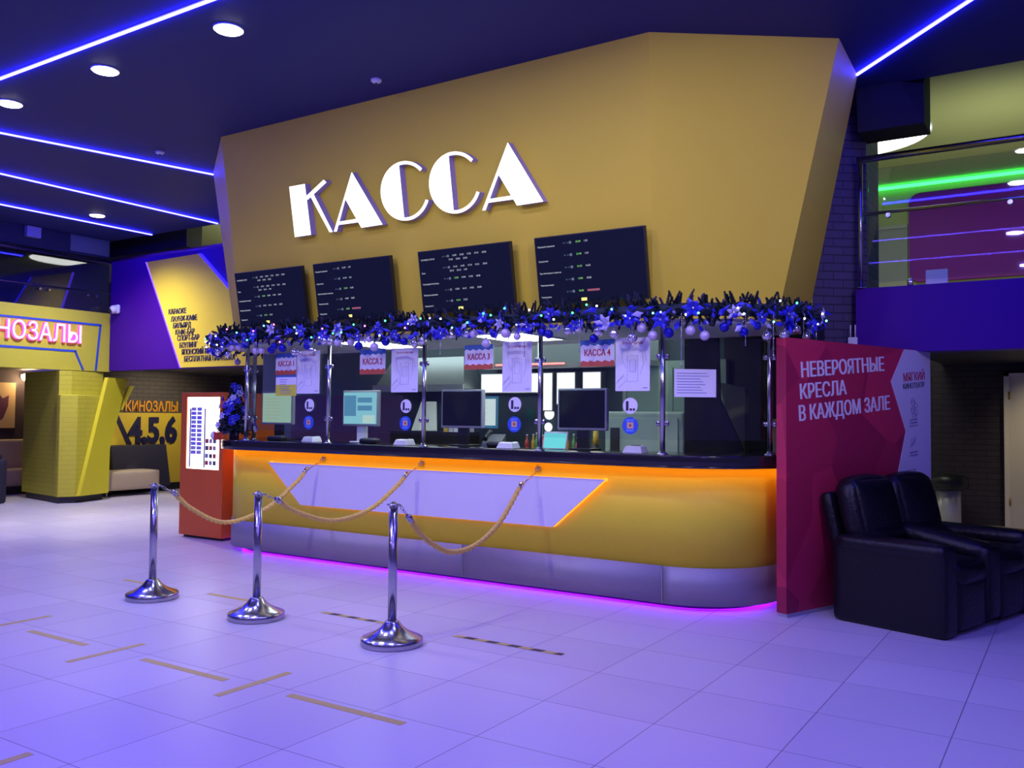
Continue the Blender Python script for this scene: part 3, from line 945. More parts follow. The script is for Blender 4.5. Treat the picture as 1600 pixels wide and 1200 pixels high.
STW = mat('white_sticker', (0.8, 0.8, 0.84), 0.45)
STB = mat('blue_sticker', (0.03, 0.10, 0.62), 0.45)
for i, (xa, za, xb, zb) in enumerate([(-6.32, 1.532, -6.328, 1.364), (-5.108, 1.525, -5.113, 1.370), (-3.945, 1.541, -3.949, 1.376), (-2.897, 1.532, -2.896, 1.38)]):
    w8 = ['till 1', 'till 2', 'till 3', 'till 4'][i]
    t = thing('payment_sticker', 'round white sticker with a phone drawing on the glass of %s' % w8, 'sticker', (xa, GY, za), 0, 'round white stickers on the counter glass')
    MB().slab(disc(0.062), (0, 0, 0), X1, Z1, 0.002).make('sticker_disc', STW, t)
    mk = MB().slab([(-0.036, -0.04), (-0.014, -0.036), (-0.014, 0.035), (-0.036, 0.035)], (0, -0.0021, 0), X1, Z1, 0.0006)
    mk.slab([(-0.005, -0.038), (0.016, -0.038), (0.016, -0.02), (-0.005, -0.02)], (0, -0.0021, 0), X1, Z1, 0.0006)
    mk.slab([(0.022, -0.038), (0.04, -0.038), (0.04, -0.02), (0.022, -0.02)], (0, -0.0021, 0), X1, Z1, 0.0006)
    mk.make('phone_drawing', NAVYTXT, t)
    t = thing('loyalty_sticker', 'round blue sticker with an orange square badge on the glass of %s' % w8, 'sticker', (xb, GY, zb), 0, 'round blue stickers on the counter glass')
    MB().slab(disc(0.066), (0, 0, 0), X1, Z1, 0.002).make('sticker_disc', STB, t)
    MB().slab([(-0.027, -0.022), (0.027, -0.022), (0.027, 0.026), (-0.027, 0.026)], (0, -0.0021, 0), X1, Z1, 0.0006).make('badge', mat('peach_print', (0.75, 0.42, 0.25), 0.5), t)
    star = [(0.016 * (1 if k % 2 == 0 else 0.45) * math.sin(k * math.pi / 5), 0.002 + 0.016 * (1 if k % 2 == 0 else 0.45) * math.cos(k * math.pi / 5)) for k in range(10)]
    MB().slab(star, (0, -0.0028, 0), X1, Z1, 0.0005).make('star', mat('brown_print', (0.2, 0.08, 0.03), 0.5), t)
    MB().text('ДРУГ', (-0.035, -0.0021, 0.033), X1, Z1, 0.015, 0.07, 0.012, 0.0006).text('КИНО', (-0.03, -0.0021, -0.045), X1, Z1, 0.014, 0.06, 0.012, 0.0006).make('lettering', mat('pale_blue_print', (0.3, 0.5, 0.9), 0.5), t)

# ------------------------------------------------------------------ monitors on the counter
E_MON1 = emit('pale_green_screen', (0.42, 0.62, 0.50), 0.75)
E_MON2 = emit('cyan_screen', (0.30, 0.68, 0.80), 0.85)
E_MONW = emit('screen_window', (0.12, 0.33, 0.55), 0.8)
E_MONW2 = emit('screen_window_pale', (0.62, 0.86, 0.80), 0.8)
MONBLACK = mat('dark_screen', (0.008, 0.008, 0.012), 0.2)
for (cx, cy, scr, casing, stand, lab) in ((-7.25, 6.62, E_MON1, GREYP, BLACK, 'grey monitor with a pale green screen at till 1, seen by the fir tree'),
                                          (-6.04, 6.60, E_MON2, GREYP, WHITEP, 'grey monitor with a bright blue screen and pale foot at till 2'),
                                          (-4.79, 6.60, MONBLACK, mat('silver_plastic', (0.36, 0.36, 0.40), 0.4), BLACK, 'switched-off silver edged monitor at till 3'),
                                          (-3.54, 6.60, MONBLACK, mat('silver_plastic', (0.36, 0.36, 0.40), 0.4), BLACK, 'switched-off silver edged monitor at till 4')):
    t = thing('monitor', lab, 'monitor', (cx, cy, 1.165), 0, 'monitors on the ticket counter')
    w, z0, z1_ = 0.235, 0.165, 0.52
    MB().box(-w, w, 0, 0.045, z0, z1_).make('casing', casing, t, bevel=0.008)
    s = MB().box(-w + 0.018, w - 0.018, -0.003, 0.0, z0 + 0.022, z1_ - 0.018).make('display', scr, t)
    if scr is E_MON2:
        mw = MB().slab([(-0.21, z0 + 0.10), (-0.05, z0 + 0.10), (-0.05, z1_ - 0.05), (-0.21, z1_ - 0.05)], (0, -0.0032, 0), X1, Z1, 0.0006)
        mw.slab([(-0.03, z1_ - 0.2), (0.16, z1_ - 0.2), (0.16, z1_ - 0.15), (-0.03, z1_ - 0.15)], (0, -0.0032, 0), X1, Z1, 0.0006)
        mw.slab([(-0.03, z1_ - 0.12), (0.16, z1_ - 0.12), (0.16, z1_ - 0.07), (-0.03, z1_ - 0.07)], (0, -0.0032, 0), X1, Z1, 0.0006).make('open_window', E_MONW, s)
        MB().slab([(0.04, z0 + 0.03), (0.2, z0 + 0.03), (0.2, z0 + 0.11), (0.04, z0 + 0.11)], (0, -0.0038, 0), X1, Z1, 0.0006).make('pale_window', E_MONW2, s)
    if scr is E_MON1:
        mw = MB()
        for k in range(7):
            mw.slab([(-0.18, z0 + 0.06 + k * 0.035), (0.0 + 0.16 * random.random(), z0 + 0.06 + k * 0.035), (0.02, z0 + 0.075 + k * 0.035), (-0.18, z0 + 0.075 + k * 0.035)], (0, -0.0032, 0), X1, Z1, 0.0006)
        mw.make('text_lines', emit('screen_lines', (0.55, 0.7, 0.5), 0.6), s)
    MB().prism([(-0.055, 0.02), (0.055, 0.02), (0.045, 0.07), (-0.045, 0.07)], 0.012, z0 + 0.1).make('neck', stand, t)
    MB().box(-0.11, 0.11, -0.03, 0.16, 0, 0.014).make('foot', stand, t, bevel=0.005)

# small white printers, black phones, tablet
for x, y, lab in ((-6.46, 6.36, 'small white receipt printer on the counter at till 1'), (-5.25, 6.34, 'small white receipt printer on the counter at till 2'),
                  (-4.12, 6.36, 'small white receipt printer on the counter at till 3'), (-2.92, 6.33, 'small white receipt printer on the counter at till 4')):
    t = thing('receipt_printer', lab, 'printer', (x, y, 1.165), 0, 'white receipt printers on the counter')
    MB().add([(-0.085, -0.07, 0), (0.085, -0.07, 0), (0.085, 0.07, 0), (-0.085, 0.07, 0), (-0.065, -0.05, 0.055), (0.065, -0.05, 0.055), (0.065, 0.06, 0.06), (-0.065, 0.06, 0.06)],
             [(0, 3, 2, 1), (4, 5, 6, 7), (0, 1, 5, 4), (1, 2, 6, 5), (2, 3, 7, 6), (3, 0, 4, 7)]).make('housing', WHITEP, t, bevel=0.01, seg=3)
    MB().box(-0.04, 0.04, 0.0, 0.012, 0.056, 0.062).make('paper_slot', DARK, t)
for x, y, lab in ((-7.0, 6.40, 'black card terminal lying on the counter at till 1'), (-5.78, 6.46, 'black card terminal lying on the counter at till 2'),
                  (-4.36, 6.56, 'black card terminal lying on the counter at till 3')):
    t = thing('card_terminal', lab, 'card terminal', (x, y, 1.165), 0.2, 'black card terminals on the counter')
    MB().pillow((0, 0, 0.025), (0.19, 0.10, 0.05), 0.018, n=6).make('housing', BLACK, t)
    MB().box(-0.07, 0.0, -0.025, 0.025, 0.0495, 0.053).make('display', mat('dark_green_screen', (0.05, 0.12, 0.08), 0.3), t)
    kp = MB()
    for a in range(3):
        for b in range(4):
            kp.box(0.012 + a * 0.02, 0.026 + a * 0.02, -0.03 + b * 0.016, -0.019 + b * 0.016, 0.049, 0.053)
    kp.make('keypad', GREYP, t)
t = thing('tablet', 'small tablet with a bright cyan picture on the counter right of the post', 'tablet', (-3.79, 6.58, 1.165), 0.0)
MB().slab([(-0.115, 0), (0.115, 0), (0.115, 0.15), (-0.115, 0.15)], (0, 0.0, 0.002), X1, Vector((0, 0.25, 1)).normalized(), 0.01).make('casing', WHITEP, t)
MB().slab([(-0.105, 0.01), (0.105, 0.01), (0.105, 0.14), (-0.105, 0.14)], (0, -0.0105, 0.0), X1, Vector((0, 0.25, 1)).normalized(), 0.001).make('display', emit('cyan_tablet', (0.16, 0.72, 0.78), 0.95), t)
MB().box(-0.05, 0.05, 0.02, 0.09, 0, 0.01).make('prop', DARK, t)
t = thing('desk_phone', 'black desk phone with a handset behind the counter near till 3', 'phone', (-4.55, 6.78, 1.165), 0.3)
MB().add([(-0.09, -0.09, 0), (0.09, -0.09, 0), (0.09, 0.09, 0), (-0.09, 0.09, 0), (-0.09, -0.09, 0.03), (0.09, -0.09, 0.03), (0.09, 0.09, 0.11), (-0.09, 0.09, 0.11)],
         [(0, 3, 2, 1), (4, 5, 6, 7), (0, 1, 5, 4), (1, 2, 6, 5), (2, 3, 7, 6), (3, 0, 4, 7)]).make('phone_base', mat('slate_plastic', (0.10, 0.11, 0.14), 0.4), t)
MB().tube([(-0.06, -0.08, 0.065), (-0.06, -0.03, 0.10), (-0.06, 0.04, 0.125), (-0.06, 0.09, 0.13)], [0.022, 0.014, 0.014, 0.022], 10).make('handset', BLACK, t)
o = MB().slab([(0, 0), (0.36, 0), (0.27, 0.34), (0.06, 0.34)], (0, 0, 0), X1, Vector((0, 0.3, 1)).normalized(), 0.012).make('leaning_board', mat('white_board', (0.75, 0.8, 0.72), 0.5), None, (-6.35, 7.8, 1.27))
tag(o, 'pale tapering board leaning behind the stickers of till 2', 'board')
o = MB().box(-0.5, 0.5, 0, 0.34, 0, 1.265).make('side_desk', BLACK, None, (-6.1, 7.72, 0))
tag(o, 'black side desk inside the booth under the leaning white board', 'desk')
for k, (x, z, hh, cc) in enumerate(((-5.86, 1.265, 0.30, (0.7, 0.45, 0.08)), (-5.79, 1.265, 0.34, (0.7, 0.66, 0.7)), (-5.72, 1.265, 0.27, (0.75, 0.7, 0.78)), (-5.65, 1.265, 0.32, (0.62, 0.6, 0.7)))):
    o = MB().box(-0.03, 0.03, 0, 0.2, 0, hh).make('binder', mat('binder_%d' % k, cc, 0.5), None, (x, 7.78, z))
    tag(o, ['ochre binder, first of the four on the side desk', 'tall white binder, second of the four on the side desk', 'short lilac binder, third of the four on the side desk',
            'grey binder, last of the four on the side desk'][k], 'binder', 'binders on the side desk')
# goods on the back counter
random.seed(11)
GC = [(0.5, 0.06, 0.06), (0.6, 0.35, 0.05), (0.1, 0.3, 0.12), (0.55, 0.1, 0.2), (0.4, 0.25, 0.1), (0.15, 0.2, 0.5), (0.6, 0.55, 0.3)]
GN = ['red', 'amber', 'green', 'crimson', 'brown', 'blue', 'cream']
for k in range(12):
    x = -5.02 + 0.062 * k
    t = thing('bottle', '%s bottle, number %d of the row from the left on the back counter' % (GN[k % 7], k + 1), 'bottle', (x, 8.12 + 0.03 * (k % 2), 1.04), 0, 'bottles on the back counter')
    h = 0.17 + 0.05 * random.random()
    MB().lathe([(0.024, 0), (0.025, h * 0.55), (0.02, h * 0.7), (0.009, h * 0.82), (0.009, h)], (0, 0, 0), 10).make('bottle_body', mat('syrup_%d' % (k % 7), GC[k % 7], 0.25), t)
    MB().lathe([(0.011, h), (0.011, h + 0.015)], (0, 0, 0), 10).make('cap', WHITEP, t)
t = thing('marker_pen', 'thick yellow marker standing behind the monitor of till 4', 'marker', (-3.92, 7.6, 1.04))
MB().lathe([(0.03, 0.14), (0.026, 0.27)], (0, 0, 0), 10).make('pen_body', mat('yellow_plastic', (0.85, 0.6, 0.05), 0.4), t)
MB().lathe([(0.032, 0.0), (0.032, 0.14)], (0, 0, 0), 10).make('pen_cup', DARK, t)
o = MB().box(-0.2, 0.12, -0.15, 0.2, 0, 1.04).make('drawer_unit', DARK, None, (-3.92, 7.55, 0))
tag(o, 'dark drawer unit under the yellow marker behind till 4', 'drawer unit')

# ------------------------------------------------------------------ garland along the canopy edge
random.seed(3)
path2 = rounded_front(0.13, 7.2, n=18)
pp = [Vector((x, y, 0)) for x, y in path2]
cum = [0]
for i in range(1, len(pp)):
    cum.append(cum[-1] + (pp[i] - pp[i - 1]).length)
GL = cum[-1]


def gpos(s):
    s = max(0, min(GL - 1e-6, s))
    i = 0
    while cum[i + 1] < s:
        i += 1
    f = (s - cum[i]) / (cum[i + 1] - cum[i])
    p = pp[i].lerp(pp[i + 1], f)
    t = (pp[i + 1] - pp[i]).normalized()
    return p, t, Vector((t.y, -t.x, 0))     # point, direction, outward


def sprig(mb, base, d, length, mi, needles=42, nl=0.021):
    d = d.normalized()
    a = d.orthogonal().normalized()
    b = d.cross(a)
    for k in range(needles):
        f = (k + 0.5) / needles
        p = base + d * (length * f)
        th = k * 2.4
        nd = (d * 0.7 + (a * math.cos(th) + b * math.sin(th)) * 1.0).normalized()
        w = nd.cross(d).normalized() * 0.0075
        l = nl * (1.1 - 0.45 * f)
        mb.add([p - w, p + w, p + nd * l], [(0, 1, 2)], mi)
        mb.add([p - d * 0.004, p + d * 0.004, p + nd * l * 0.9 + w], [(0, 1, 2)], mi)


gz = 2.225
gar = thing('fir_garland', 'long dark fir garland with blue bows along the canopy edge above the tills', 'garland', (-4.97, 6.0, gz))
gof = Vector((4.97, -6.0, -gz))
gm = MB()
core = [gpos(GL * k / 120)[0] + Vector((0, 0, gz + 0.02)) for k in range(121)]
gm.tube([p + gof for p in core], 0.05, 8, 0)
ns = int(GL * 125)
for k in range(ns):
    s = GL * (k + random.random()) / ns
    p, t, o_ = gpos(s)
    th = random.uniform(-1.6, 2.2)
    rad = o_ * math.cos(th) + Z1 * math.sin(th)
    base = p + Vector((0, 0, gz + 0.02)) + rad * random.uniform(0.02, 0.05)
    d = rad + t * random.uniform(-0.7, 0.7)
    sprig(gm, base + gof, d, random.uniform(0.07, 0.12), 1 if random.random() < 0.25 else 0)
gm.make('fir_twigs', [FIR, FIRTIP], gar)
# bows / satin flowers
lv = MB()
for k in range(340):
    p, t, o_ = gpos(GL * (k + random.random()) / 340)
    c = p + o_ * random.uniform(0.06, 0.15) + Vector((0, 0, gz + random.uniform(-0.11, 0.06))) + gof
    d = (t * random.uniform(-1, 1) + Z1 * random.uniform(-1.0, 0.6) + o_ * random.uniform(0.1, 0.7)).normalized()
    w = d.cross(o_).normalized() * random.uniform(0.012, 0.024)
    l_ = random.uniform(0.05, 0.10)
    mid = c + d * l_ * 0.5
    lv.add([c, mid + w, c + d * l_, mid - w, mid + o_ * 0.012], [(0, 4, 1), (4, 2, 1), (0, 3, 4), (4, 3, 2)], 1 if k % 9 == 0 else 0)
lv = lv.make('satin_leaves', [BLUESATIN, LILACSATIN], gar)
lv['kind'] = 'stuff'
nb = 34
for k in range(nb):
    s = GL * (k + 0.5 + random.uniform(-0.2, 0.2)) / nb
    p, t, o_ = gpos(s)
    c = p + o_ * random.uniform(0.11, 0.15) + Vector((0, 0, gz + random.uniform(-0.09, 0.05))) + gof
    f = MB()
    fs_c = random.uniform(0.7, 1.15)
    rot = random.uniform(0, 1.0)
    for q in range(6):
        a = rot + q * math.pi / 3
        d = t * math.cos(a) + Z1 * math.sin(a) + o_ * 0.35
        w = (t * -math.sin(a) + Z1 * math.cos(a)) * 0.02 * fs_c
        tip = c + d * 0.075 * fs_c * random.uniform(0.7, 1.2)
        mid = c + d * 0.038 * fs_c + o_ * random.uniform(0.0, 0.02)
        f.add([c, mid + w, tip, mid - w, mid + o_ * 0.008], [(0, 4, 1), (4, 2, 1), (0, 3, 4), (4, 3, 2)], 0)
    f.ball(c + o_ * 0.015, 0.012, 1, 8, 6)
    f.make('satin_flower', [LILACSATIN if k % 4 == 1 else BLUESATIN, SILVER], gar)

# fairy lights threaded through it
fl = thing('fairy_lights', 'string of tiny green, pink, white and cyan lights in the fir garland', 'fairy lights', (-4.97, 6.0, gz))
wire = MB()
wire.tube([gpos(GL * k / 150)[0] + gpos(GL * k / 150)[2] * (0.10 + 0.02 * math.sin(k * 1.3)) + Vector((0, 0, gz + 0.05 * math.sin(k * 0.9))) + gof for k in range(151)], 0.0025, 5)
wire.make('wire', mat('dark_green_wire', (0.01, 0.04, 0.02), 0.5), fl)
FC = [emit('fairy_green', (0.05, 1.0, 0.3), 9), emit('fairy_white', (0.8, 0.85, 1.0), 9), emit('fairy_pink', (1.0, 0.12, 0.5), 9), emit('fairy_cyan', (0.1, 0.7, 1.0), 9), emit('fairy_blue', (0.12, 0.15, 1.0), 12)]
for k in range(62):
    s = GL * (k + random.random()) / 62
    p, t, o_ = gpos(s)
    c = p + o_ * random.uniform(0.15, 0.19) + Vector((0, 0, gz + random.uniform(-0.09, 0.09))) + gof
    MB().ball(c, 0.008, 0, 8, 6).make('bulb', FC[random.choice([0, 0, 1, 1, 2, 3, 4])], fl)

# baubles, each its own
NUM = ['first', 'second', 'third', 'fourth', 'fifth', 'sixth', 'seventh', 'eighth', 'ninth', 'tenth', 'eleventh', 'twelfth', 'thirteenth', 'fourteenth', 'fifteenth', 'sixteenth',
       'seventeenth', 'eighteenth', 'nineteenth', 'twentieth', 'twenty-first', 'twenty-second', 'twenty-third', 'twenty-fourth', 'twenty-fifth', 'twenty-sixth', 'twenty-seventh', 'twenty-eighth', 'twenty-ninth', 'thirtieth']
cnt = {'blue': 0, 'silver': 0, 'lilac': 0}
bm_ = {}
for cname, mm in (('blue', BLUEGLOSS), ('silver', SILVER), ('lilac', LILAC)):
    b = MB().ball((0, 0, 0), 0.036, 0, 16, 10)
    b.lathe([(0.01, 0.034), (0.01, 0.046), (0.004, 0.05)], (0, 0, 0), 8, 1)
    b.tube([(0, 0, 0.048), (0, 0, 0.10)], 0.0015, 4, 1)
    ob = b.make('bauble', [mm, CHROME])
    bm_[cname] = ob
used = set()
NBA = 66
for k in range(NBA):
    cname = ['lilac', 'silver', 'blue', 'silver', 'blue', 'lilac', 'silver', 'blue'][(k * 5 + k // 7) % 8]
    s = 0.25 + (GL - 0.5) * (k + random.uniform(0.2, 0.8)) / NBA
    p, t, o_ = gpos(s)
    z = gz - random.uniform(0.09, 0.19)
    loc = p + o_ * random.uniform(0.06, 0.13) + Vector((0, 0, z))
    ob = bm_[cname]
    if cname in used:
        ob = ob.copy()
        COL.objects.link(ob)
    used.add(cname)
    ob.location = loc
    sc_ = random.choice((0.85, 1.0, 1.0, 1.1))
    ob.scale = (sc_, sc_, sc_)
    cnt[cname] += 1
    tag(ob, '%s bauble under the fir garland, the %s %s one from its left end' % ({'blue': 'glossy blue', 'silver': 'shiny silver', 'lilac': 'pearly lilac'}[cname], NUM[cnt[cname] - 1], cname),
        'bauble', 'baubles hanging from the garland')
# thin icicle strands
for k, (s, ln_) in enumerate(((0.62, 0.14), (1.9, 0.16), (3.05, 0.12), (4.2, 0.2), (5.05, 0.24), (5.55, 0.22), (6.0, 0.2), (6.35, 0.32), (6.75, 0.2), (6.95, 0.28), (7.25, 0.3), (7.5, 0.26))):
    p, t, o_ = gpos(s)
    b = MB()
    nseg = int(ln_ * 1.25 / 0.016)
    for q in range(nseg):
        b.lathe([(0.0015, -q * 0.016), (0.0052, -q * 0.016 - 0.006), (0.001, -q * 0.016 - 0.015)], (0, 0, 0), 6)
    ob = b.make('icicle_strand', SILVER, None, p + o_ * 0.12 + Vector((0, 0, gz - 0.02)))
    tag(ob, 'thin silver bead strand hanging below the garland, the %s from its left end' % NUM[k], 'bead strand', 'bead strands hanging from the garland')

# ------------------------------------------------------------------ small fir tree at the left end of the counter
random.seed(5)
t = thing('table_fir_tree', 'small dark fir tree with blue flowers at the left end of the counter', 'tree', (-7.70, 6.43, 1.165))
tr = MB()
for k in range(520):
    f = ((k + random.random()) / 520) ** 1.25
    z = 0.09 + 0.46 * f
    r = 0.19 * (1 - f) ** 0.9 + 0.025
    th = k * 2.399
    d = Vector((math.cos(th), math.sin(th), random.uniform(-0.45, 0.15) + 0.9 * f))
    base = Vector((math.cos(th) * r * random.uniform(0.1, 0.45), math.sin(th) * r * 0.3, z))
    sprig(tr, base, d, max(0.04, r * 0.62), 1 if random.random() < 0.25 else 0, 20, 0.024)
tr.make('fir_twigs', [FIR, FIRTIP], t)
MB().lathe([(0.012, 0.05), (0.012, 0.5)], (0, 0, 0), 8).make('trunk', mat('brown_bark', (0.05, 0.03, 0.02), 0.8), t)
MB().lathe([(0.05, 0), (0.055, 0.1), (0.04, 0.1)], (0, 0, 0), 14).make('pot', mat('dark_violet_pot', (0.04, 0.02, 0.06), 0.5), t)
for k in range(30):
    f = (k + 0.5) / 30
    r = 0.20 * (1 - f) ** 0.85 + 0.03
    th = -0.7 + random.uniform(-1.5, 1.5)
    c = Vector((math.cos(th) * r, math.sin(th) * r, 0.10 + 0.48 * f))
    o_ = Vector((math.cos(th), math.sin(th), 0.2)).normalized()
    tt_ = o_.cross(Z1).normalized()
    up_ = tt_.cross(o_)
    f_ = MB()
    for q in range(6):
        a = k + q * math.pi / 3
        d = tt_ * math.cos(a) + up_ * math.sin(a) + o_ * 0.4
        w = (tt_ * -math.sin(a) + up_ * math.cos(a)) * 0.014
        mid, tip = c + d * 0.025 + o_ * 0.01, c + d * 0.045
        f_.add([c, mid + w, tip, mid - w, mid + o_ * 0.006], [(0, 4, 1), (4, 2, 1), (0, 3, 4), (4, 3, 2)])
    f_.ball(c + o_ * 0.012, 0.009, 1, 8, 6)
    f_.make('satin_flower', [LILACSATIN if k % 3 == 0 else BLUESATIN, SILVER], t)
t = thing('snowman_figure', 'tiny white and red figure at the foot of the small fir tree', 'figurine', (-7.70, 6.19, 1.165))
MB().ball((-0.03, 0.0, 0.045), 0.035, 0, 12, 8, 1.3).make('white_body', WHITEP, t)
MB().box(-0.005, 0.06, -0.02, 0.035, 0, 0.08).make('red_gift', mat('red_wrap', (0.55, 0.05, 0.03), 0.4), t)

# ------------------------------------------------------------------ rope barrier
SX = [-6.101, -4.916, -3.669]
SL = ['chrome rope stanchion, the one farthest from the red banner', 'chrome rope stanchion, the middle one of the three', 'chrome rope stanchion, the one nearest the red banner']
st0 = thing('stanchion', SL[0], 'stanchion', (SX[0], 4.335, 0), 0, 'chrome stanchions in front of the counter')
MB().lathe([(0.190, 0.0), (0.196, 0.006), (0.196, 0.040), (0.191, 0.046), (0.15, 0.062), (0.105, 0.084), (0.07, 0.112), (0.05, 0.138), (0.042, 0.148), (0.030, 0.152)], (0, 0, 0), 40).make('base', CHROME, st0)
MB().lathe([(0.028, 0.13), (0.028, 0.865)], (0, 0, 0), 24).make('pole', CHROME, st0)
MB().lathe([(0.030, 0.862), (0.030, 0.872), (0.044, 0.874), (0.044, 0.880), (0.022, 0.884), (0.012, 0.894), (0.004, 0.898)], (0, 0, 0), 24).make('cap', CHROME, st0)
MB().tube([(0.0 + 0.014 * math.cos(a * 0.785), 0.05 + 0.018 * math.sin(a * 0.785), 0.868) for a in range(8)], 0.004, 6, closed=True).make('rope_eye', CHROME, st0)
stn = [st0]
for x, lab in zip(SX[1:], SL[1:]):
    c = copy_tree(st0)
    c.location.x = x
    c['label'] = lab
    stn.append(c)


def catmull(pts, n):
    out_ = []
    P_ = [pts[0]] + pts + [pts[-1]]
    for i in range(1, len(P_) - 2):
        for k in range(n):
            u = k / n
            a, b, c, d = P_[i - 1], P_[i], P_[i + 1], P_[i + 2]
            out_.append(0.5 * ((2 * b) + (c - a) * u + (2 * a - 5 * b + 4 * c - d) * u * u + (3 * b - a - 3 * c + d) * u ** 3))
    out_.append(pts[-1])
    return out_


ROPES = [([(4.53, 0.80), (4.7, 0.66), (5.06, 0.515), (5.52, 0.59), (5.9, 0.80), (6.03, 0.91)], 'golden twisted rope from the stanchion farthest from the red banner to the counter'),
         ([(4.53, 0.815), (4.71, 0.715), (5.12, 0.61), (5.56, 0.66), (5.92, 0.83), (6.04, 0.915)], 'golden twisted rope from the middle stanchion to the counter'),
         ([(4.51, 0.77), (4.66, 0.635), (4.98, 0.495), (5.33, 0.505), (5.67, 0.64), (5.98, 0.89)], 'golden twisted rope from the stanchion nearest the red banner to the counter')]
for (yz, lab), sx, (hx, hz) in zip(ROPES, SX, HOOKS):
    t = thing('barrier_rope', lab, 'rope', (sx, 4.335, 0), 0, 'golden ropes of the barrier')
    pts = []
    for y, z in yz:
        f = (y - 4.335) / (6.21 - 4.335)
        pts.append(Vector(((hx - sx) * f, y - 4.335, z)))
    line = catmull(pts, 40)
    rp = MB()
    vs, fs = [], []
    nn_ = 12
    dist = 0
    for i, p in enumerate(line):
        tg_ = (line[min(i + 1, len(line) - 1)] - line[max(i - 1, 0)]).normalized()
        if i:
            dist += (p - line[i - 1]).length
        a = Vector((1, 0, 0))
        a = (a - tg_ * a.dot(tg_)).normalized()
        b = tg_.cross(a)
        for k in range(nn_):
            th = 2 * math.pi * k / nn_
            r = 0.0175 * (1 + 0.22 * math.cos(3 * (th - dist * 40)))
            vs.append(p + (a * math.cos(th) + b * math.sin(th)) * r)
    for i in range(len(line) - 1):
        for k in range(nn_):
            fs.append((i * nn_ + k, i * nn_ + (k + 1) % nn_, (i + 1) * nn_ + (k + 1) % nn_, (i + 1) * nn_ + k))
    rp.add(vs, fs, 0, True)
    rp.make('rope_strands', ROPE, t)
    for e0, e1 in ((pts[0], pts[1]), (pts[-1], pts[-2])):
        d = (e0 - e1).normalized()
        MB().tube([e0 - d * 0.03, e0 - d * 0.02, e0 + d * 0.03, e0 + d * 0.04], [0.018, 0.021, 0.021, 0.010], 12).make('end_cap', CHROME, t)
    s0 = Vector((0, 0.066, 0.862))
    s1 = Vector((hx - sx, 6.255 - 4.335 - 0.01, hz - 0.03))
    for a, b in ((pts[0], s0), (pts[-1], s1)):
        ch = MB()
        seg = 3
        for k in range(seg):
            p, q = a.lerp(b, k / seg), a.lerp(b, (k + 1) / seg)
            d = (q - p)
            sd = (Vector((1, 0, 0)) if k % 2 else d.cross(Vector((1, 0, 0))).normalized()) * 0.008
            ch.tube([p - d * 0.1, p + d * 0.3 + sd, p + d * 0.8 + sd, q + d * 0.1, p + d * 0.8 - sd, p + d * 0.3 - sd], 0.003, 5, closed=True)
        ch.make('chain', CHROME, t)

# ------------------------------------------------------------------ tape on the floor
TAPES = [(-5.84, -5.20, 3.237, 'x', 'plain yellow floor tape along the tiles, second of the nearer row from the left'),
         (-4.64, -3.91, 3.245, 'x', 'plain yellow floor tape along the tiles, between the two cross tapes'),
         (-3.44, -2.68, 3.26, 'x', 'plain yellow floor tape along the tiles, nearest to the viewer on the right'),
         (2.96, 3.46, -4.94, 'y', 'plain yellow cross tape in the nearer row, the farther of two'),
         (3.04, 3.54, -3.735, 'y', 'plain yellow cross tape in the nearer row, the nearer of two'),
         (3.10, 3.56, -6.15, 'y', 'plain yellow cross tape close to the left edge of the photo'),
         (1.70, 2.10, -3.75, 'y', 'short yellow tape in the bottom left corner of the photo'),
         (-6.96, -6.27, 4.672, 'x', 'pale yellow floor tape behind the farthest stanchion'),
         (-5.89, -5.30, 4.70, 'x', 'pale yellow floor tape behind the middle stanchion')]
for a, b, c, ax, lab in TAPES:
    hw = 0.024
    o = (MB().box(a, b, c - hw, c + hw, 0.0, 0.0015) if ax == 'x' else MB().box(c - hw, c + hw, a, b, 0.0, 0.0015))
    cx, cy = ((a + b) / 2, c) if ax == 'x' else (c, (a + b) / 2)
    o.v = [(x - cx, y - cy, z) for x, y, z in o.v]
    tag(o.make('floor_tape', TAPE, None, (cx, cy, 0.0)), lab, 'floor tape', 'yellow tapes on the floor')
for a, b, c, lab in ((-4.68, -4.04, 4.74, 'black and yellow striped floor tape behind the nearest stanchion'), (-3.483, -2.657, 4.736, 'black and yellow striped floor tape right of the nearest stanchion')):
    o = MB()
    k, x = 0, a
    while x < b - 0.001:
        x2 = min(x + 0.085, b)
        sk = 0.02 if k % 2 else 0.02
        o.add([(x, c - 0.024, 0.0015), (x2, c - 0.024, 0.0015), (min(x2 + sk, b), c + 0.024, 0.0015), (min(x + sk, b), c + 0.024, 0.0015)], [(0, 1, 2, 3)], k % 2)
        x = x2
        k += 1
    cx = (a + b) / 2
    o.v = [(x - cx, y - c, z) for x, y, z in o.v]
    tag(o.make('striped_floor_tape', [TAPE, BLACK], None, (cx, c, 0)), lab, 'floor tape', 'striped tapes on the floor')

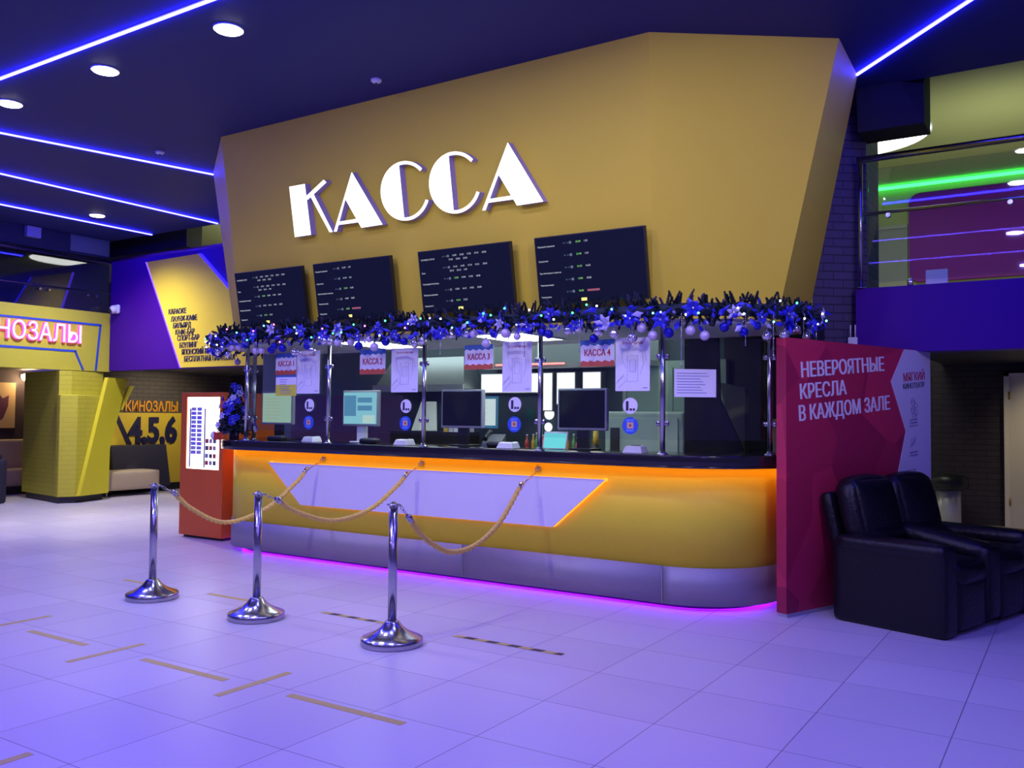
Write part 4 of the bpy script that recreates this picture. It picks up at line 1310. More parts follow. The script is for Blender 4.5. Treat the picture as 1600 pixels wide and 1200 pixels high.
# ------------------------------------------------------------------ vending machine
t = thing('vending_machine', 'orange red vending machine with a bright window left of the counter', 'vending machine', (-8.53, 6.66, 0))
vx = 0.375
vb = MB().box(-vx, vx, 0.02, 0.86, 0.03, 1.685)
vb.make('cabinet', VENDRED, t, bevel=0.012)
MB().box(-vx, vx, 0.0, 0.02, 0.03, 0.80).box(-vx, -vx + 0.10, 0.0, 0.02, 0.80, 1.685).box(vx - 0.07, vx, 0.0, 0.02, 0.80, 1.685).box(-vx + 0.1, vx - 0.07, 0.0, 0.02, 1.63, 1.685).make('door', VENDRED, t, bevel=0.004)
wnd = MB().box(-vx + 0.10, vx - 0.07, 0.014, 0.019, 0.80, 1.63).make('lit_window', E_VEND, t)
random.seed(9)
VC = [(0.45, 0.36, 0.8), (0.62, 0.3, 0.7), (0.6, 0.62, 0.7), (0.75, 0.4, 0.5), (0.4, 0.45, 0.8), (0.66, 0.66, 0.7)]
rail = MB()
for x in (-0.225, 0.035):
    rail.box(x, x + 0.022, 0.004, 0.014, 0.82, 1.50)
rail.make('window_rail', GREYP, wnd)
for col in range(2):
    for row in range(11):
        x = -0.19 + col * 0.10
        z = 0.97 + row * 0.05
        MB().box(x, x + 0.082, 0.002, 0.014, z, z + 0.043).make('snack_pack', mat('pack_%d' % ((row + col) % 6), VC[(row * 2 + col) % 6], 0.4), wnd)
for row, z in enumerate((0.85, 0.93, 1.02, 1.10)):
    for col in range(3):
        x = 0.07 + col * 0.065
        MB().box(x, x + 0.045, 0.002, 0.014, z, z + 0.05).make('snack_pack', mat('pack_b%d' % ((row + col) % 3), [(0.5, 0.1, 0.08), (0.4, 0.42, 0.45), (0.12, 0.12, 0.14)][(row + col) % 3], 0.4), wnd)
MB().box(-vx + 0.03, vx - 0.03, 0.05, 0.8, 0.0, 0.03).make('foot', BLACK, t)

# ------------------------------------------------------------------ red advertising banner box
BD = Vector((0.3545, 0.9351, 0))
BN = BD.cross(Z1)       # faces the viewer's right
ban = thing('advertising_banner', 'tall red banner wall with white Russian slogan beside the counter', 'banner', (-1.805, 6.512, 0), math.atan2(BD.y, BD.x))
MB().box(0, 2.02, 0, 0.085, 0.03, 2.04).make('red_sheet', REDSHEET, ban)
MB().box(0.01, 2.01, 0.004, 0.08, 0.0, 0.03).make('foot', mat('pale_metal', (0.5, 0.48, 0.52), 0.4, 0.4), ban)
wsh = MB().slab([(1.60, 2.035), (1.394, 1.758), (1.617, 1.349), (1.40, 0.75), (1.40, 0.05), (2.015, 0.05), (2.015, 2.035)], (0, 0, 0), X1, Z1, 0.003).make('white_sheet', mat('white_print', (0.66, 0.64, 0.70), 0.5), ban)
sl = Vector((math.cos(0.083), 0, math.sin(0.083)))
su = Vector((-math.sin(0.083), 0, math.cos(0.083)))
MB().text('НЕВЕРОЯТНЫЕ', (0.187, -0.001, 1.751), sl, su, 0.118, 1.11, 0.0, 0.003, fat=0.035).text('КРЕСЛА', (0.173, -0.001, 1.59), sl, su, 0.115, 0.59, 0.0, 0.003, fat=0.035) \
    .text('В КАЖДОМ ЗАЛЕ', (0.160, -0.001, 1.427), sl, su, 0.118, 1.22, 0.0, 0.003, fat=0.035).make('white_slogan', mat('white_slogan_print', (0.72, 0.70, 0.76), 0.5), ban)
MB().text('МЯГКИЙ', (1.585, -0.0035, 1.764), sl * 1.0, su, 0.072, 0.335, 0.0, 0.002, fat=0.015).make('red_words', INKR, wsh)
MB().text('КИНОТЕАТР', (1.579, -0.0035, 1.700), sl * 1.0, su, 0.046, 0.335, 0.0, 0.002, fat=0.015).make('black_words', NAVYTXT, wsh)
ic = MB()
for k in range(7):
    a = k * 0.9
    ic.tube([(1.745 + 0.03 * math.cos(a + q * 0.785) + 0.03 * math.sin(k * 2.0), -0.0045, 1.485 + k * 0.02 + 0.022 * math.sin(a + q * 0.785)) for q in range(8)], 0.002, 4, closed=True)
for k in range(4):
    ic.tube([(1.68 + k * 0.022, -0.0045, 1.21 + 0.01 * k), (1.70 + k * 0.022, -0.0045, 1.25 + 0.012 * k), (1.69 + k * 0.022, -0.0045, 1.28 + 0.01 * k)], 0.0025, 4)
ic.tube([(1.63, -0.0045, 0.9), (1.63, -0.0045, 1.02), (1.75, -0.0045, 1.03), (1.75, -0.0045, 0.9)], 0.003, 4)
for z0, txs in ((1.435, ('УДОБНЫЕ', 'ОТКИДНЫЕ', 'КРЕСЛА')), (1.16, ('ШИРОКИЕ', 'РЯДЫ'))):
    for k, s_ in enumerate(txs):
        ic.text(s_, (1.675, -0.0036, z0 - k * 0.026), sl, su, 0.015, 0.125, 0.01, 0.001)
ic.make('icons', mat('violet_ink', (0.16, 0.12, 0.3), 0.5), wsh)

# ------------------------------------------------------------------ black leather two seat recliner
D2 = Vector((0.952, -0.307, 0))
L2 = Vector((0.307, 0.952, 0))
sofa = thing('recliner_sofa', 'black leather two seat recliner in front of the red banner', 'sofa', (-1.54, 6.68, 0), math.atan2(D2.y, D2.x))
# local x: depth (back to front), y: width
DW, WW = 0.815, 1.50
MB().pillow((0.42, 0.10, 0.30), (0.82, 0.20, 0.60), 0.045, n=10).pillow((0.43, 0.10, 0.555), (0.80, 0.215, 0.13), 0.06, n=10).make('armrest', LEATHER, sofa)
MB().pillow((0.47, WW / 2, 0.30), (0.74, 0.22, 0.52), 0.05, n=8).pillow((0.46, WW / 2, 0.55), (0.72, 0.235, 0.15), 0.07, n=10, ax=(Vector((1, 0, -0.16)).normalized(), Y1, Vector((0.16, 0, 1)).normalized())).make('armrest', LEATHER, sofa)
MB().pillow((0.42, WW - 0.10, 0.30), (0.82, 0.20, 0.60), 0.045, n=10).pillow((0.43, WW - 0.10, 0.555), (0.80, 0.215, 0.13), 0.06, n=10).make('armrest', LEATHER, sofa)
for y0 in (0.20, WW / 2 + 0.11):
    w = WW / 2 - 0.31
    yc = y0 + w / 2
    MB().pillow((0.47, yc, 0.40), (0.72, w - 0.01, 0.17), 0.06, n=10, puff=0.03).make('seat_cushion', LEATHER, sofa)
    MB().pillow((0.78, yc, 0.20), (0.09, w - 0.01, 0.34), 0.035, n=8, puff=0.012).make('footrest', LEATHER, sofa)
    ax = (Vector((0.97, 0, 0.24)).normalized(), Y1, Vector((-0.24, 0, 0.97)).normalized())
    ys = 0.42 if y0 < 0.5 else 1.05
    bk = MB().pillow((0.08, ys, 0.76), (0.21, 0.58, 0.50), 0.085, ax, n=12, puff=0.03)
    bk.pillow((0.14, ys, 0.59), (0.20, 0.52, 0.20), 0.08, ax, n=10, puff=0.02)
    bk.make('back_cushion', LEATHER, sofa)
    MB().pillow((-0.03, ys, 0.55), (0.10, 0.62, 0.72), 0.04, ax, n=8).make('back_frame', LEATHER, sofa)
MB().box(0.06, 0.79, 0.12, WW - 0.12, 0.04, 0.33).make('under_frame', BLACK, sofa)
for fx in (0.08, 0.70):
    for fy in (0.08, WW - 0.08):
        MB().lathe([(0.022, -0.0), (0.022, 0.06)], (fx, fy, 0), 10).make('foot', BLACK, sofa)
MB().lathe([(0.022, 0), (0.022, 0.012)], (0, 0, 0), 14).make('recline_button', CHROME, sofa).matrix_local = Matrix.Translation((0.62, WW - 0.215, 0.47)) @ Matrix.Rotation(math.pi / 2, 4, 'X')

# bin beyond the sofa
t = thing('litter_bin', 'pale round litter bin with a wide dark lid behind the recliner', 'bin', (-1.45, 12.75, 0))
MB().lathe([(0.15, 0.0), (0.15, 0.54)], (0, 0, 0), 24).make('bin_body', mat('satin_metal', (0.6, 0.58, 0.56), 0.35, 0.3), t)
MB().lathe([(0.16, 0.54), (0.24, 0.58), (0.24, 0.70), (0.16, 0.74), (0.02, 0.76)], (0, 0, 0), 24).make('lid', BLACK, t)
# small white switch box above the banner
t = thing('wall_socket_box', 'small white box with two cables above the top edge of the red banner', 'box', (-1.685, 8.18, 1.98))
MB().box(-0.04, 0.04, 0, 0.05, 0.0, 0.19).make('casing', WHITEP, t, bevel=0.006)
MB().tube([(-0.02, 0.02, 0.19), (-0.02, 0.02, 0.30)], 0.006, 6).tube([(0.02, 0.02, 0.19), (0.02, 0.02, 0.30)], 0.006, 6).make('cables', WHITEP, t)

# ------------------------------------------------------------------ right balcony
struct('wall_right_pier', MB().prism([(-2.01, 8.10), (-1.80, 8.27), (-1.61, 8.42), (-1.61, 9.0), (-2.01, 9.0)], 0, 4.72), BRICKP,
       'dark brick pier between the yellow fascia and the right balcony', 'wall')
fs_ = MB().box(-1.66, 6, 8.2, 8.45, 2.03, 2.6)
struct('wall_balcony_right', fs_, PURPLE, 'plain dark purple front of the right balcony', 'wall')
struct('ceiling_under_right_balcony', MB().box(-1.57, 6, 8.45, 13.2, 2.2, 2.5), mat('soffit_dark', (0.03, 0.026, 0.035), 0.6), 'dark underside of the right balcony', 'ceiling')
rl = thing('glass_railing', 'glass railing with steel handrail on the right balcony', 'railing', (-1.62, 8.22, 2.6))
MB().tube([(-0.03, 0, 1.15), (4.5, 0, 1.15)], 0.03, 12).make('handrail', CHROME, rl)
MB().tube([(0.0, 0.0, 0.66), (4.5, 0.0, 0.66)], 0.014, 10).make('middle_rail', CHROME, rl)
for x in (0.0, 1.9, 3.8):
    MB().lathe([(0.02, 0), (0.02, 1.15)], (x, 0, 0), 12).make('upright', CHROME, rl)
    MB().lathe([(0.045, 0), (0.045, 0.012)], (x, 0, 0), 14).make('base_flange', CHROME, rl)
for x0, x1_ in ((0.06, 1.84), (1.96, 3.74)):
    MB().box(x0, x1_, 0.03, 0.042, 0.05, 1.06).make('pane', RAILGLASS, rl)
for x in (0.23, 1.16):
    MB().lathe([(0.02, 0), (0.02, 0.05)], (0, 0, 0), 10).make('glass_clamp', CHROME, rl).matrix_local = Matrix.Translation((x, 0.03, 0.63)) @ Matrix.Rotation(math.pi / 2, 4, 'X')

o = MB().box(-3.6, 6, 13.12, 13.18, 4.665, 4.70).make('neon_line', E_GREEN, None)
tag(o, 'bright green neon line under the olive ceiling beyond the right balcony', 'neon light')
rp_ = []
for cx, cz, a0 in ((0.15, 0.15, 180), (5.0, 0.15, 270), (5.0, 1.1, 0), (0.15, 1.1, 90)):
    for k in range(5):
        a = math.radians(a0 + 90 * k / 4)
        rp_.append((cx + 0.14 * math.cos(a), cz + 0.14 * math.sin(a)))
o = MB().slab(rp_, (0, 0, 0), X1, Z1, 0.06).make('wall_panel', MAGENTA, None, (-1.965, 13.19, 3.32))
tag(o, 'large dark violet panel with rounded corners beyond the right balcony', 'panel')
t = thing('wall_notice', 'tall pale notice with a dark emblem on the wall beyond the right balcony', 'notice', (-2.13, 13.19, 3.32))
MB().slab([(-0.09, 0), (0.09, 0), (0.09, 0.42), (-0.09, 0.42)], (0, 0, 0), X1, Z1, 0.01).make('sheet', mat('cream_paper', (0.55, 0.55, 0.40), 0.6), t)
nl_ = MB().slab(disc(0.03), (0, -0.0105, 0.10), X1, Z1, 0.001)
for k in range(6):
    nl_.box(-0.07, 0.03 + 0.04 * random.random(), -0.012, -0.0105, 0.2 + k * 0.032, 0.208 + k * 0.032)
nl_.make('print', NAVYTXT, t)
t = thing('door_closet', 'grey door leaf on the wall left of the violet panel upstairs', 'door', (-2.3, 13.19, 2.6))
MB().box(-0.25, 0.32, -0.03, 0, 0, 1.5).make('leaf', mat('grey_door', (0.20, 0.22, 0.16), 0.6), t)
MB().box(-0.30, -0.25, -0.05, 0, 0, 1.55).box(-0.30, 0.32, -0.05, 0, 1.5, 1.55).make('frame', mat('grey_door_frame', (0.28, 0.3, 0.22), 0.6), t)
o = MB().box(-0.085, 0.085, 0, 0.05, 0, 0.135).make('equipment_box', WHITEP, None, (-1.02, 8.3, 2.6))
tag(o, 'small lilac lit box standing on the edge of the right balcony', 'box')
o = MB().pillow((0, 0, 0.03), (0.05, 0.05, 0.06), 0.015, n=4).make('glass_bracket', CHROME, None, (-1.22, 8.24, 2.6))
tag(o, 'small steel glass foot on the edge of the right balcony', 'bracket')

t = thing('round_ceiling_lamp', 'large round glowing lamp under the olive ceiling on the right', 'ceiling lamp', (-2.2, 10.55, 4.72))
MB().lathe([(0.87, -0.03), (0.87, 0.0)], (0, 0, 0), 48).make('rim', WHITE, t)
MB().lathe([(0.85, -0.036), (0.85, -0.03)], (0, 0, 0), 48).make('lens', E_ROUND, t)
# dark bulkhead that hangs beside the pier
bh = MB()
bh.add([(-1.62, 8.12, 3.97), (-1.085, 8.12, 3.97), (-1.62, 8.5, 3.97), (-1.085, 8.5, 3.97), (-1.62, 8.05, H), (-1.27, 8.05, H), (-1.62, 8.5, H + 0.38), (-1.085, 8.5, H + 0.38), (-1.09, 8.12, 4.30)],
       [(0, 1, 3, 2), (0, 4, 5, 1), (1, 5, 8), (1, 8, 7, 3), (5, 4, 6, 7, 8), (2, 3, 7, 6), (0, 2, 6, 4)])
struct('trim_bulkhead', bh, mat('bulkhead_grey', (0.022, 0.022, 0.022), 0.7, spec=0.2), 'dark bulkhead hanging between the pier and the olive ceiling', 'bulkhead')
for (x, y, z, lab) in ((-0.53, 12.22, 4.72, 'small round downlight in the olive ceiling above the right railing'),):
    t = thing('downlight', lab, 'downlight', (x, y, z), 0, 'round ceiling downlights')
    MB().lathe([(0.11, -0.012), (0.11, 0.0)], (0, 0, 0), 24).make('trim_ring', WHITE, t)
    MB().lathe([(0.09, -0.016), (0.09, -0.012)], (0, 0, 0), 24).make('lens', E_DOWN, t)
lamp('upper_right_fill', 'AREA', (-0.6, 9.9, 3.2), 24, (1.0, 0.98, 0.75), (-0.6, 12.4, 4.72), shape='DISK', size=0.5)  # unseen fill that lifts the olive ceiling and wall

# ------------------------------------------------------------------ ceiling lights of the hall
DL = [(-5.364, 4.35, 'round downlight in the navy ceiling, nearest to the big sign'), (-6.908, 4.335, 'round downlight in the navy ceiling, second from the sign in its row'),
      (-8.431, 4.34, 'round downlight in the navy ceiling, cut by the left edge of the photo'), (-12.122, 7.543, 'round downlight far back above the glass railing of the left balcony')]
d0 = None
for x, y, lab in DL:
    if d0 is None:
        d0 = t = thing('downlight', lab, 'downlight', (x, y, H), 0, 'round ceiling downlights')
        MB().lathe([(0.112, -0.010), (0.112, 0.0)], (0, 0, 0), 28).make('trim_ring', WHITE, t)
        MB().lathe([(0.098, -0.016), (0.098, -0.010)], (0, 0, 0), 28).make('lens', E_DOWN, t)
    else:
        t = copy_tree(d0)
        t.location = (x, y, H)
        t['label'] = lab
    lamp('downlight_beam', 'SPOT', (x, y, H - 0.05), 55 if x > -10 else 520, (0.72, 0.68, 1.0) if x > -10 else (1.0, 0.94, 0.86), (x, y, 0), spot_size=2.5, spot_blend=1.0, shadow_soft_size=0.09)
STR = [((-15.0, 3.95), (2.5, 3.97), 'violet light line crossing the ceiling in the upper left corner'),
       ((-9.6, 3.97), (-8.76, 7.05), 'violet light line in the ceiling that meets the left edge of the fascia'),
       ((-11.005, 3.97), (-11.005, 8.80), 'violet light line in the ceiling, middle one of three at the left'),
       ((-12.643, 3.97), (-12.643, 8.82), 'violet light line in the ceiling above the glass railing at the left'),
       ((-1.545, 7.70), (1.4, 4.62), 'violet light line in the ceiling at the upper right')]
for a, b, lab in STR:
    a, b = Vector((*a, H)), Vector((*b, H))
    t = thing('led_line', lab, 'light line', (a + b) / 2, 0, 'violet light lines in the ceiling')
    d = (b - a).normalized()
    nrm = Vector((-d.y, d.x, 0))
    h_ = (b - a).length / 2
    vs = []
    for s in (-h_, h_):
        for w in (-0.011, 0.011):
            for z in (-0.018, -0.004):
                vs.append(d * s + nrm * w + Vector((0, 0, z)))
    MB().add(vs, [(0, 1, 3, 2), (4, 6, 7, 5), (0, 4, 5, 1), (2, 3, 7, 6), (0, 2, 6, 4), (1, 5, 7, 3)]).make('diffuser', E_STRIP, t)
    vs = [v + Vector((0, 0, 0.022 if i % 2 == 0 else 0.004)) * 0 for i, v in enumerate(vs)]
    vs2 = []
    for s in (-h_, h_):
        for w in (-0.022, 0.022):
            for z in (-0.004, 0.0):
                vs2.append(d * s + nrm * w + Vector((0, 0, z)))
    MB().add(vs2, [(0, 1, 3, 2), (4, 6, 7, 5), (0, 4, 5, 1), (2, 3, 7, 6), (0, 2, 6, 4), (1, 5, 7, 3)]).make('mounting_rail', GREYP, t)
for x, y, lab in ((-5.081, 5.693, 'tiny round smoke detector in the navy ceiling above the sign'), (-8.55, 6.04, 'tiny round smoke detector in the navy ceiling left of the fascia')):
    t = thing('smoke_detector', lab, 'smoke detector', (x, y, H), 0, 'smoke detectors in the navy ceiling')
    MB().lathe([(0.02, -0.035), (0.045, -0.02), (0.05, 0.0)], (0, 0, 0), 18).make('housing', WHITEP, t)
    MB().lathe([(0.008, -0.045), (0.015, -0.035)], (0, 0, 0), 10).make('sensor', DARK, t)

# ------------------------------------------------------------------ left: balcony over the hall entrance
XW = -13.7
struct('floor_left_balcony', MB().box(-18.0, XW - 0.12, 2.5, 8.8, 2.2, 2.6), mat('soffit_brown', (0.05, 0.042, 0.04), 0.6), 'floor slab of the left balcony above the hall entrance', 'floor')
po = thing('entrance_fascia', 'yellow fascia with the glowing pink word КИНОЗАЛЫ at the left edge', 'fascia sign', (XW, 8.9, 2.1))
FY = 8.9
A = [(2.6, 2.1), (8.84, 2.12), (8.92, 3.10), (2.6, 3.10)]
bo = MB()
YV = Vector((0, 1, 0))
bo.slab([(y - FY, z - 2.1) for y, z in A], (-0.12, 0, 0), YV, Z1, 0.12)
bo.make('board', LIME, po)


def fl_line(pts, w, name, mm, off=0.002):
    q = MB()
    for (a0, b0), (a1, b1) in zip(pts, pts[1:]):
        d = Vector((a1 - a0, b1 - b0)).normalized()
        nn2 = Vector((-d.y, d.x)) * w / 2
        q.slab([(a0 - d.x * w / 2 + nn2.x - FY, b0 + nn2.y - 2.1), (a0 - d.x * w / 2 - nn2.x - FY, b0 - nn2.y - 2.1),
                (a1 + d.x * w / 2 - nn2.x - FY, b1 - nn2.y - 2.1), (a1 + d.x * w / 2 + nn2.x - FY, b1 + nn2.y - 2.1)], (off - 0.002, 0, 0), YV, Z1, 0.006)
    return q.make(name, mm, po)


fl_line([(2.8, 2.89), (8.63, 2.89), (8.57, 2.13)], 0.035, 'blue_outline', BLUELINE)
fl_line([(2.8, 2.43), (8.21, 2.43), (8.34, 2.13)], 0.035, 'blue_outline', BLUELINE)
lw = MB().text('КИНОЗАЛЫ', (0.004, 6.51 - FY, 2.56 - 2.1), YV, Z1, 0.29, 1.77, 0.012, 0.04, fat=0.02).make('pink_letters', E_PINK, po)
MB().text('КИНОЗАЛЫ', (0.0445, 6.515 - FY, 2.563 - 2.1), YV, Z1, 0.284, 1.76, 0.0, 0.004).make('letter_faces', E_PINKCORE, lw)

rl = thing('glass_railing', 'glass railing with steel handrail on the left balcony', 'railing', (XW, 2.6, 3.1))
MB().tube([(0, 0, 0.86), (0, 6.2, 0.86)], 0.028, 10).make('handrail', CHROME, rl)
MB().tube([(0, 0, 0.33), (0, 6.2, 0.33)], 0.013, 8).make('middle_rail', CHROME, rl)
for y0, y1_ in ((0.0, 2.5), (2.55, 6.18)):
    MB().box(-0.05, -0.038, y0, y1_, 0.0, 0.80).make('pane', RAILGLASS, rl)
for y in (5.0, 5.15, 5.8, 5.95):
    MB().lathe([(0.02, 0), (0.02, 0.05)], (0, 0, 0), 10).make('glass_clamp', CHROME, rl).matrix_local = Matrix.Translation((-0.03, y, 0.27)) @ Matrix.Rotation(math.pi / 2, 4, 'Y')
for y in (0.2, 2.52):
    MB().lathe([(0.016, 0), (0.016, 0.86)], (0, y, 0), 10).make('upright', CHROME, rl)

# back parapet: purple with the yellow services board
pu = MB().box(-13.69, -7.5, 8.8, 9.0, 2.14, 3.97)
struct('wall_parapet', pu, PURPLE, 'purple parapet wall of the back balcony left of the fascia', 'wall')
struct('floor_back_balcony', MB().box(-14.5, -7.5, 9.0, 13.2, 2.2, 2.6), mat('soffit_dark2', (0.04, 0.036, 0.04), 0.6), 'underside of the back balcony above the vending machine', 'floor')
o = MB().tube([(-13.74, 8.9, 3.97), (-8.0, 8.9, 3.97)], 0.075, 14).make('handrail', mat('violet_rail', (0.30, 0.05, 0.20), 0.35), None)
tag(o, 'violet rail along the top of the purple parapet', 'handrail')
sb = thing('services_board', 'yellow board with black list of services on the purple parapet', 'sign', (-11.0, 8.80, 2.14))


def sbl(pts):
    return [(x + 11.0, z - 2.14) for x, z in pts]


MB().slab(sbl([(-12.69, 3.88), (-11.77, 2.15), (-9.2, 2.15), (-9.2, 3.90), (-10.0, 2.75), (-11.38, 3.90)]), (0, 0, 0), X1, Z1, 0.03).make('board', OCHRE, sb)
ld = MB()
ld.slab(sbl([(-12.715, 3.88), (-12.69, 3.88), (-11.77, 2.15), (-11.795, 2.15)]), (0, -0.004, 0), X1, Z1, 0.03)
ld.make('light_line', emit('violet_edge_led', (0.10, 0.04, 1.0), 5), sb)
MB().slab(sbl([(-11.40, 3.90), (-11.35, 3.90), (-10.0, 2.78), (-10.03, 2.76)]), (0, -0.004, 0), X1, Z1, 0.03).make('light_line', emit('blue_edge_led', (0.012, 0.006, 1.0), 6), sb)
tx = MB()
for s_, xa, xb, z in (('КАРАОКЕ', -12.09, -11.66, 2.995), ('ЛАУНЖ-КАФЕ', -12.03, -11.40, 2.875), ('БИЛЬЯРД', -11.97, -11.54, 2.77), ('КАФЕ-БАР', -11.91, -11.45, 2.665), ('СПОРТ-БАР', -11.86, -11.34, 2.57),
                      ('БОУЛИНГ', -11.80, -11.38, 2.457), ('ЯПОНСКИЙ РЕСТОРАН', -11.75, -10.71, 2.35), ('БЕСПЛАТНАЯ ПАРКОВКА', -11.68, -10.51, 2.24)):
    tx.text(s_, (xa + 11.0, -0.0305, z - 2.14), X1, Z1, 0.085, xb - xa, 0.008, 0.006, fat=0.03)
tx.make('black_lettering', NAVYTXT, sb)
t = thing('security_camera', 'white dome camera with dark eye on the left edge of the purple parapet', 'camera', (-13.46, 8.80, 3.13))
MB().pillow((0, -0.03, 0.03), (0.13, 0.06, 0.15), 0.028, n=6).make('bracket', WHITEP, t)
MB().ball((-0.01, -0.085, 0.02), 0.07, 0, 18, 12).make('dome', WHITEP, t)
MB().ball((-0.02, -0.13, 0.0), 0.042, 0, 14, 10).make('lens', BLACK, t)

# pillar under the balcony
pil = thing('faceted_pillar', 'yellow green faceted pillar of painted brick under the left balcony', 'pillar', (-13.9, 8.3, 0))
PO = Vector((13.9, -8.3, 0))


def PL(mb, name, mm, **kw):
    mb.v = [tuple(Vector(v) + PO) for v in mb.v]
    return mb.make(name, mm, pil, **kw)


PL(MB().prism([(-15.02, 8.12), (-13.66, 7.93), (-13.60, 8.10), (-13.75, 8.74), (-14.6, 8.80)], 0.10, 2.105), 'shaft', BRICKL)
PL(MB().prism([(-13.66, 7.90), (-13.55, 7.89), (-13.43, 8.11), (-13.66, 8.74), (-13.8, 8.74)], 0.10, 1.72), 'lower_block', BRICKL, bevel=0.012)
PL(MB().prism([(-14.9, 8.13), (-13.56, 7.92), (-13.45, 8.12), (-13.68, 8.73), (-14.5, 8.78)], 0.0, 0.10), 'foot', BLACK)
pd = Vector((-0.338, 0.941, 0))
pn = pd.cross(Z1)
PL(MB().slab([(0.0, 0.11), (0.68, 0.11), (0.69, 0.85), (1.10, 2.02), (0.60, 2.02)], Vector((-13.43, 8.12, 0)) + pn * 0.004, pd, Z1, 0.07), 'slanted_fin', mat('bright_yellow_paint', (0.82, 0.74, 0.03), 0.5))
PL(MB().slab([(0.96, 1.50), (1.01, 1.48), (1.30, 1.90), (1.18, 1.90)], Vector((-13.43, 8.12, 0)) + pn * 0.004, pd, Z1, 0.05), 'branch_stub', mat('bright_yellow_paint', (0.82, 0.74, 0.03), 0.5))

# hall numbers on the side wall
t = thing('hall_number_sign', 'orange word КИНОЗАЛЫ over navy numerals 4,5,6 on the side wall', 'sign', (-14.5, 10.2, 1.45))
MB().text('КИНОЗАЛЫ', (0.002, 9.651 - 10.2, 0.02), YV, Z1, 0.19, 1.10, 0.02, 0.02).make('orange_letters', ORANGE, t)
MB().text('4,5,6', (0.004, 9.72 - 10.2, 0.90 - 1.45), YV, Z1, 0.47, 1.02, 0.035, 0.03).make('numerals', NAVYTXT, t)
MB().slab([(9.43 - 10.2, 1.40 - 1.45), (9.52 - 10.2, 1.40 - 1.45), (9.80 - 10.2, 0.87 - 1.45), (9.70 - 10.2, 0.87 - 1.45)], (0.003, 0, 0), YV, Z1, 0.01) \
    .slab([(9.98 - 10.2, 0.98 - 1.45), (10.03 - 10.2, 0.98 - 1.45), (9.97 - 10.2, 0.86 - 1.45), (9.93 - 10.2, 0.86 - 1.45)], (0.003, 0, 0), YV, Z1, 0.01) \
    .make('dark_stripes', NAVYTXT, t)

# bench on the side wall
t = thing('upholstered_bench', 'dark backed bench with beige seat under the numerals 4,5,6', 'bench', (-14.47, 9.22, 0))
MB().add([(0.0, 0.08, 0.10), (0.26, 0.08, 0.10), (0.26, 1.22, 0.10), (0.0, 1.22, 0.10), (0.0, 0.08, 0.86), (0.10, 0.08, 0.86), (0.10, 1.22, 0.86), (0.0, 1.22, 0.86)],
         [(0, 3, 2, 1), (4, 5, 6, 7), (0, 1, 5, 4), (1, 2, 6, 5), (2, 3, 7, 6), (3, 0, 4, 7)]).make('backrest', mat('charcoal_upholstery', (0.03, 0.028, 0.045), 0.6), t, bevel=0.02)
MB().pillow((0.37, 0.20, 0.27), (0.54, 1.02, 0.32), 0.03, n=8, puff=0.01).make('seat', BEIGE, t)
for y in (0.1, 1.02):
    MB().lathe([(0.012, 0), (0.016, 0.12)], (0.58, y - 0.38, 0), 10).make('leg', CHROME, t)
    MB().lathe([(0.012, 0), (0.016, 0.12)], (0.12, y, 0), 10).make('leg', CHROME, t)

# seats and picture in the alcove
t = thing('alcove_sofa', 'beige sofa back under the framed poster at the left edge', 'sofa', (-16.35, 8.0, 0))
MB().pillow((0.12, 0.1, 0.55), (0.22, 1.5, 0.78), 0.05, n=8).make('backrest', BEIGE, t)
MB().pillow((0.42, 0.1, 0.28), (0.6, 1.5, 0.3), 0.05, n=8).make('seat', BEIGE, t)
MB().box(0.05, 0.7, -0.6, 0.8, 0.0, 0.14).make('plinth', BLACK, t)
t = thing('alcove_armchair', 'dark armchair cut by the left edge of the photo', 'armchair', (-14.55, 7.10, 0))
MB().pillow((0, 0, 0.35), (0.72, 0.7, 0.70), 0.05, n=8).make('shell', mat('midnight_upholstery', (0.018, 0.016, 0.03), 0.6), t)
MB().pillow((0.05, 0.05, 0.72), (0.5, 0.5, 0.12), 0.04, n=8).make('seat_cushion', mat('midnight_upholstery', (0.018, 0.016, 0.03), 0.6), t)
t = thing('framed_poster', 'framed poster with a dark and purple shape under the warm wall lamp', 'poster', (-16.59, 8.46, 1.12))
MB().slab([(-0.62, 0), (0.36, 0), (0.36, 0.87), (-0.62, 0.87)], (0, 0, 0), YV, Z1, 0.03).make('frame', mat('dark_frame', (0.04, 0.03, 0.03), 0.5), t)
MB().slab([(-0.60, 0.02), (0.33, 0.02), (0.33, 0.85), (-0.60, 0.85)], (0.0301, 0, 0), YV, Z1, 0.002).make('print', mat('sand_print', (0.55, 0.36, 0.18), 0.6), t)
MB().slab([(-0.2, 0.45), (-0.12, 0.22), (0.0, 0.1), (0.12, 0.2), (0.2, 0.42), (0.21, 0.62), (0.1, 0.56), (0.02, 0.66), (-0.06, 0.56), (-0.15, 0.64)], (0.0322, 0, 0), YV, Z1, 0.001).make('dark_shape', mat('maroon_print', (0.12, 0.03, 0.08), 0.5), t)
MB().slab([(-0.22, 0.3), (-0.02, 0.28), (0.0, 0.55), (-0.2, 0.56)], (0.0335, 0, 0), YV, Z1, 0.001).make('purple_shape', mat('purple_print', (0.45, 0.05, 0.6), 0.5), t)
t = thing('wall_lamp', 'glowing warm wall lamp above the framed poster', 'lamp', (-16.59, 8.93, 2.08))
MB().ball((0.1, 0, 0.0), 0.07, 0, 16, 10).make('bulb', E_WARM, t)
MB().lathe([(0.05, 0), (0.05, 0.02)], (0, 0, 0), 14).make('wall_plate', CHROME, t).matrix_local = Matrix.Translation((0, 0, 0.02)) @ Matrix.Rotation(math.pi / 2, 4, 'Y')
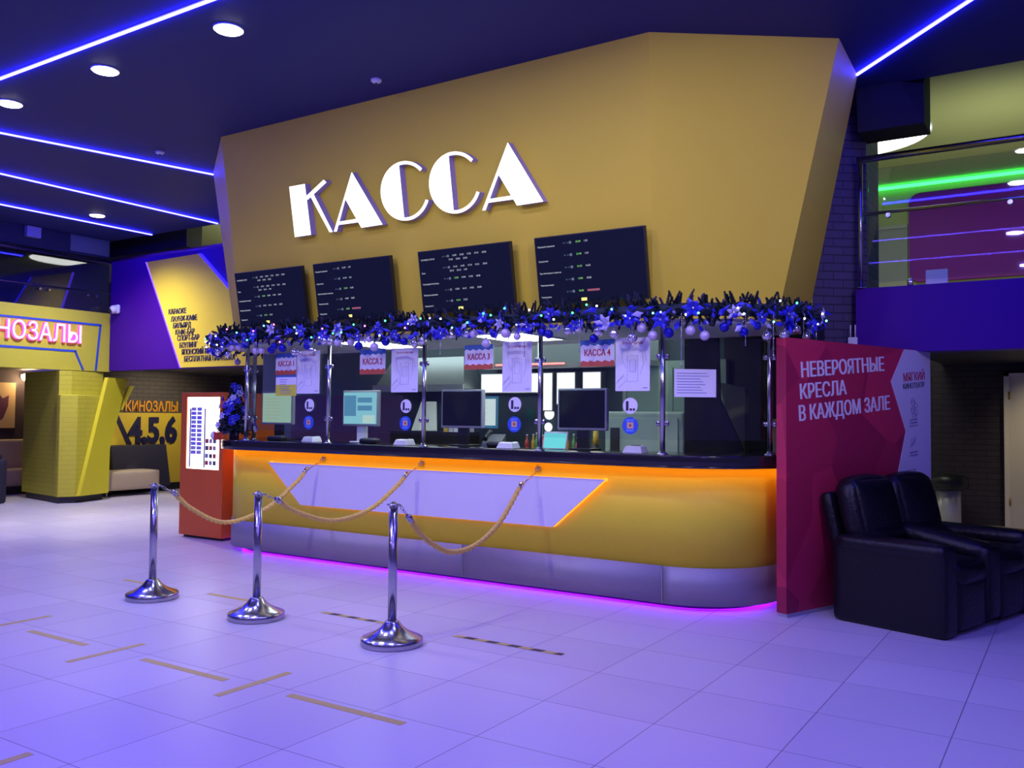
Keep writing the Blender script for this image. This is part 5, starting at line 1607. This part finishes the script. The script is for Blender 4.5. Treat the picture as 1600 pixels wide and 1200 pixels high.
MB().tube([(0.01, 0, 0.02), (0.06, 0, 0.06), (0.1, 0, 0.06)], 0.008, 8).make('arm', CHROME, t)

# upstairs on the left, behind the glass
struct('trim_beam_left', MB().box(-14.2, -13.75, 2.5, 8.8, 4.02, H), mat('slate_beam_paint', (0.03, 0.03, 0.04), 0.7, spec=0.2), 'dark beam over the glass railing of the left balcony', 'beam')
struct('trim_beam_back', MB().box(-15.0, -12.4, 9.3, 9.6, 4.2, 4.72), mat('dark_beam_paint', (0.03, 0.03, 0.035), 0.7), 'dark beam under the olive ceiling behind the purple parapet', 'beam')
o = MB().box(-13.75, -13.67, 7.36, 7.58, 4.16, 4.325).make('wall_speaker', mat('grey_grille', (0.30, 0.28, 0.34), 0.6), None)
tag(o, 'grey square speaker on the dark beam over the left glass railing', 'speaker')
o = MB().box(-13.75, -13.735, 8.1, 8.78, 4.06, 4.33).make('wall_board', mat('grey_green_paint', (0.12, 0.14, 0.13), 0.6), None)
tag(o, 'grey green board on the dark beam left of the purple parapet', 'board')
t = thing('round_ceiling_lamp', 'large round glowing lamp under the olive ceiling behind the yellow fascia', 'ceiling lamp', (-9.4, 10.75, 4.72))
MB().lathe([(0.86, -0.03), (0.86, 0.0)], (0, 0, 0), 48).make('rim', WHITE, t)
MB().lathe([(0.84, -0.036), (0.84, -0.03)], (0, 0, 0), 48).make('lens', E_ROUND, t)
lamp('foyer_floor_fill', 'SPOT', (-10.8, 6.9, H - 0.05), 300, (1.0, 0.95, 0.94), (-10.8, 6.9, 0), spot_size=1.05, spot_blend=0.9, shadow_soft_size=0.09)  # added spot without a fixture, whitens the floor at the left
lamp('alcove_glow', 'POINT', (-16.3, 8.93, 2.0), 14, (1.0, 0.7, 0.35), shadow_soft_size=0.07)
lamp('side_wall_fill', 'SPOT', (-13.2, 10.2, 2.15), 60, (1.0, 0.88, 0.7), (-14.3, 10.2, 0.9), spot_size=2.2, spot_blend=0.7, shadow_soft_size=0.06)  # unseen warm spot added to light the side wall
lamp('right_door_fill', 'SPOT', (-0.2, 11.8, 2.15), 42, (1.0, 0.85, 0.6), (-0.1, 13.1, 0.9), spot_size=1.5, spot_blend=0.9, shadow_soft_size=0.06)  # unseen spot aimed to brighten the cream door
lamp('upper_left_fill', 'AREA', (-10.8, 10.6, 3.0), 90, (1.0, 0.98, 0.75), (-10.8, 12.0, 4.72), shape='DISK', size=0.5)  # unseen fill that brightens the olive ceiling behind the parapet
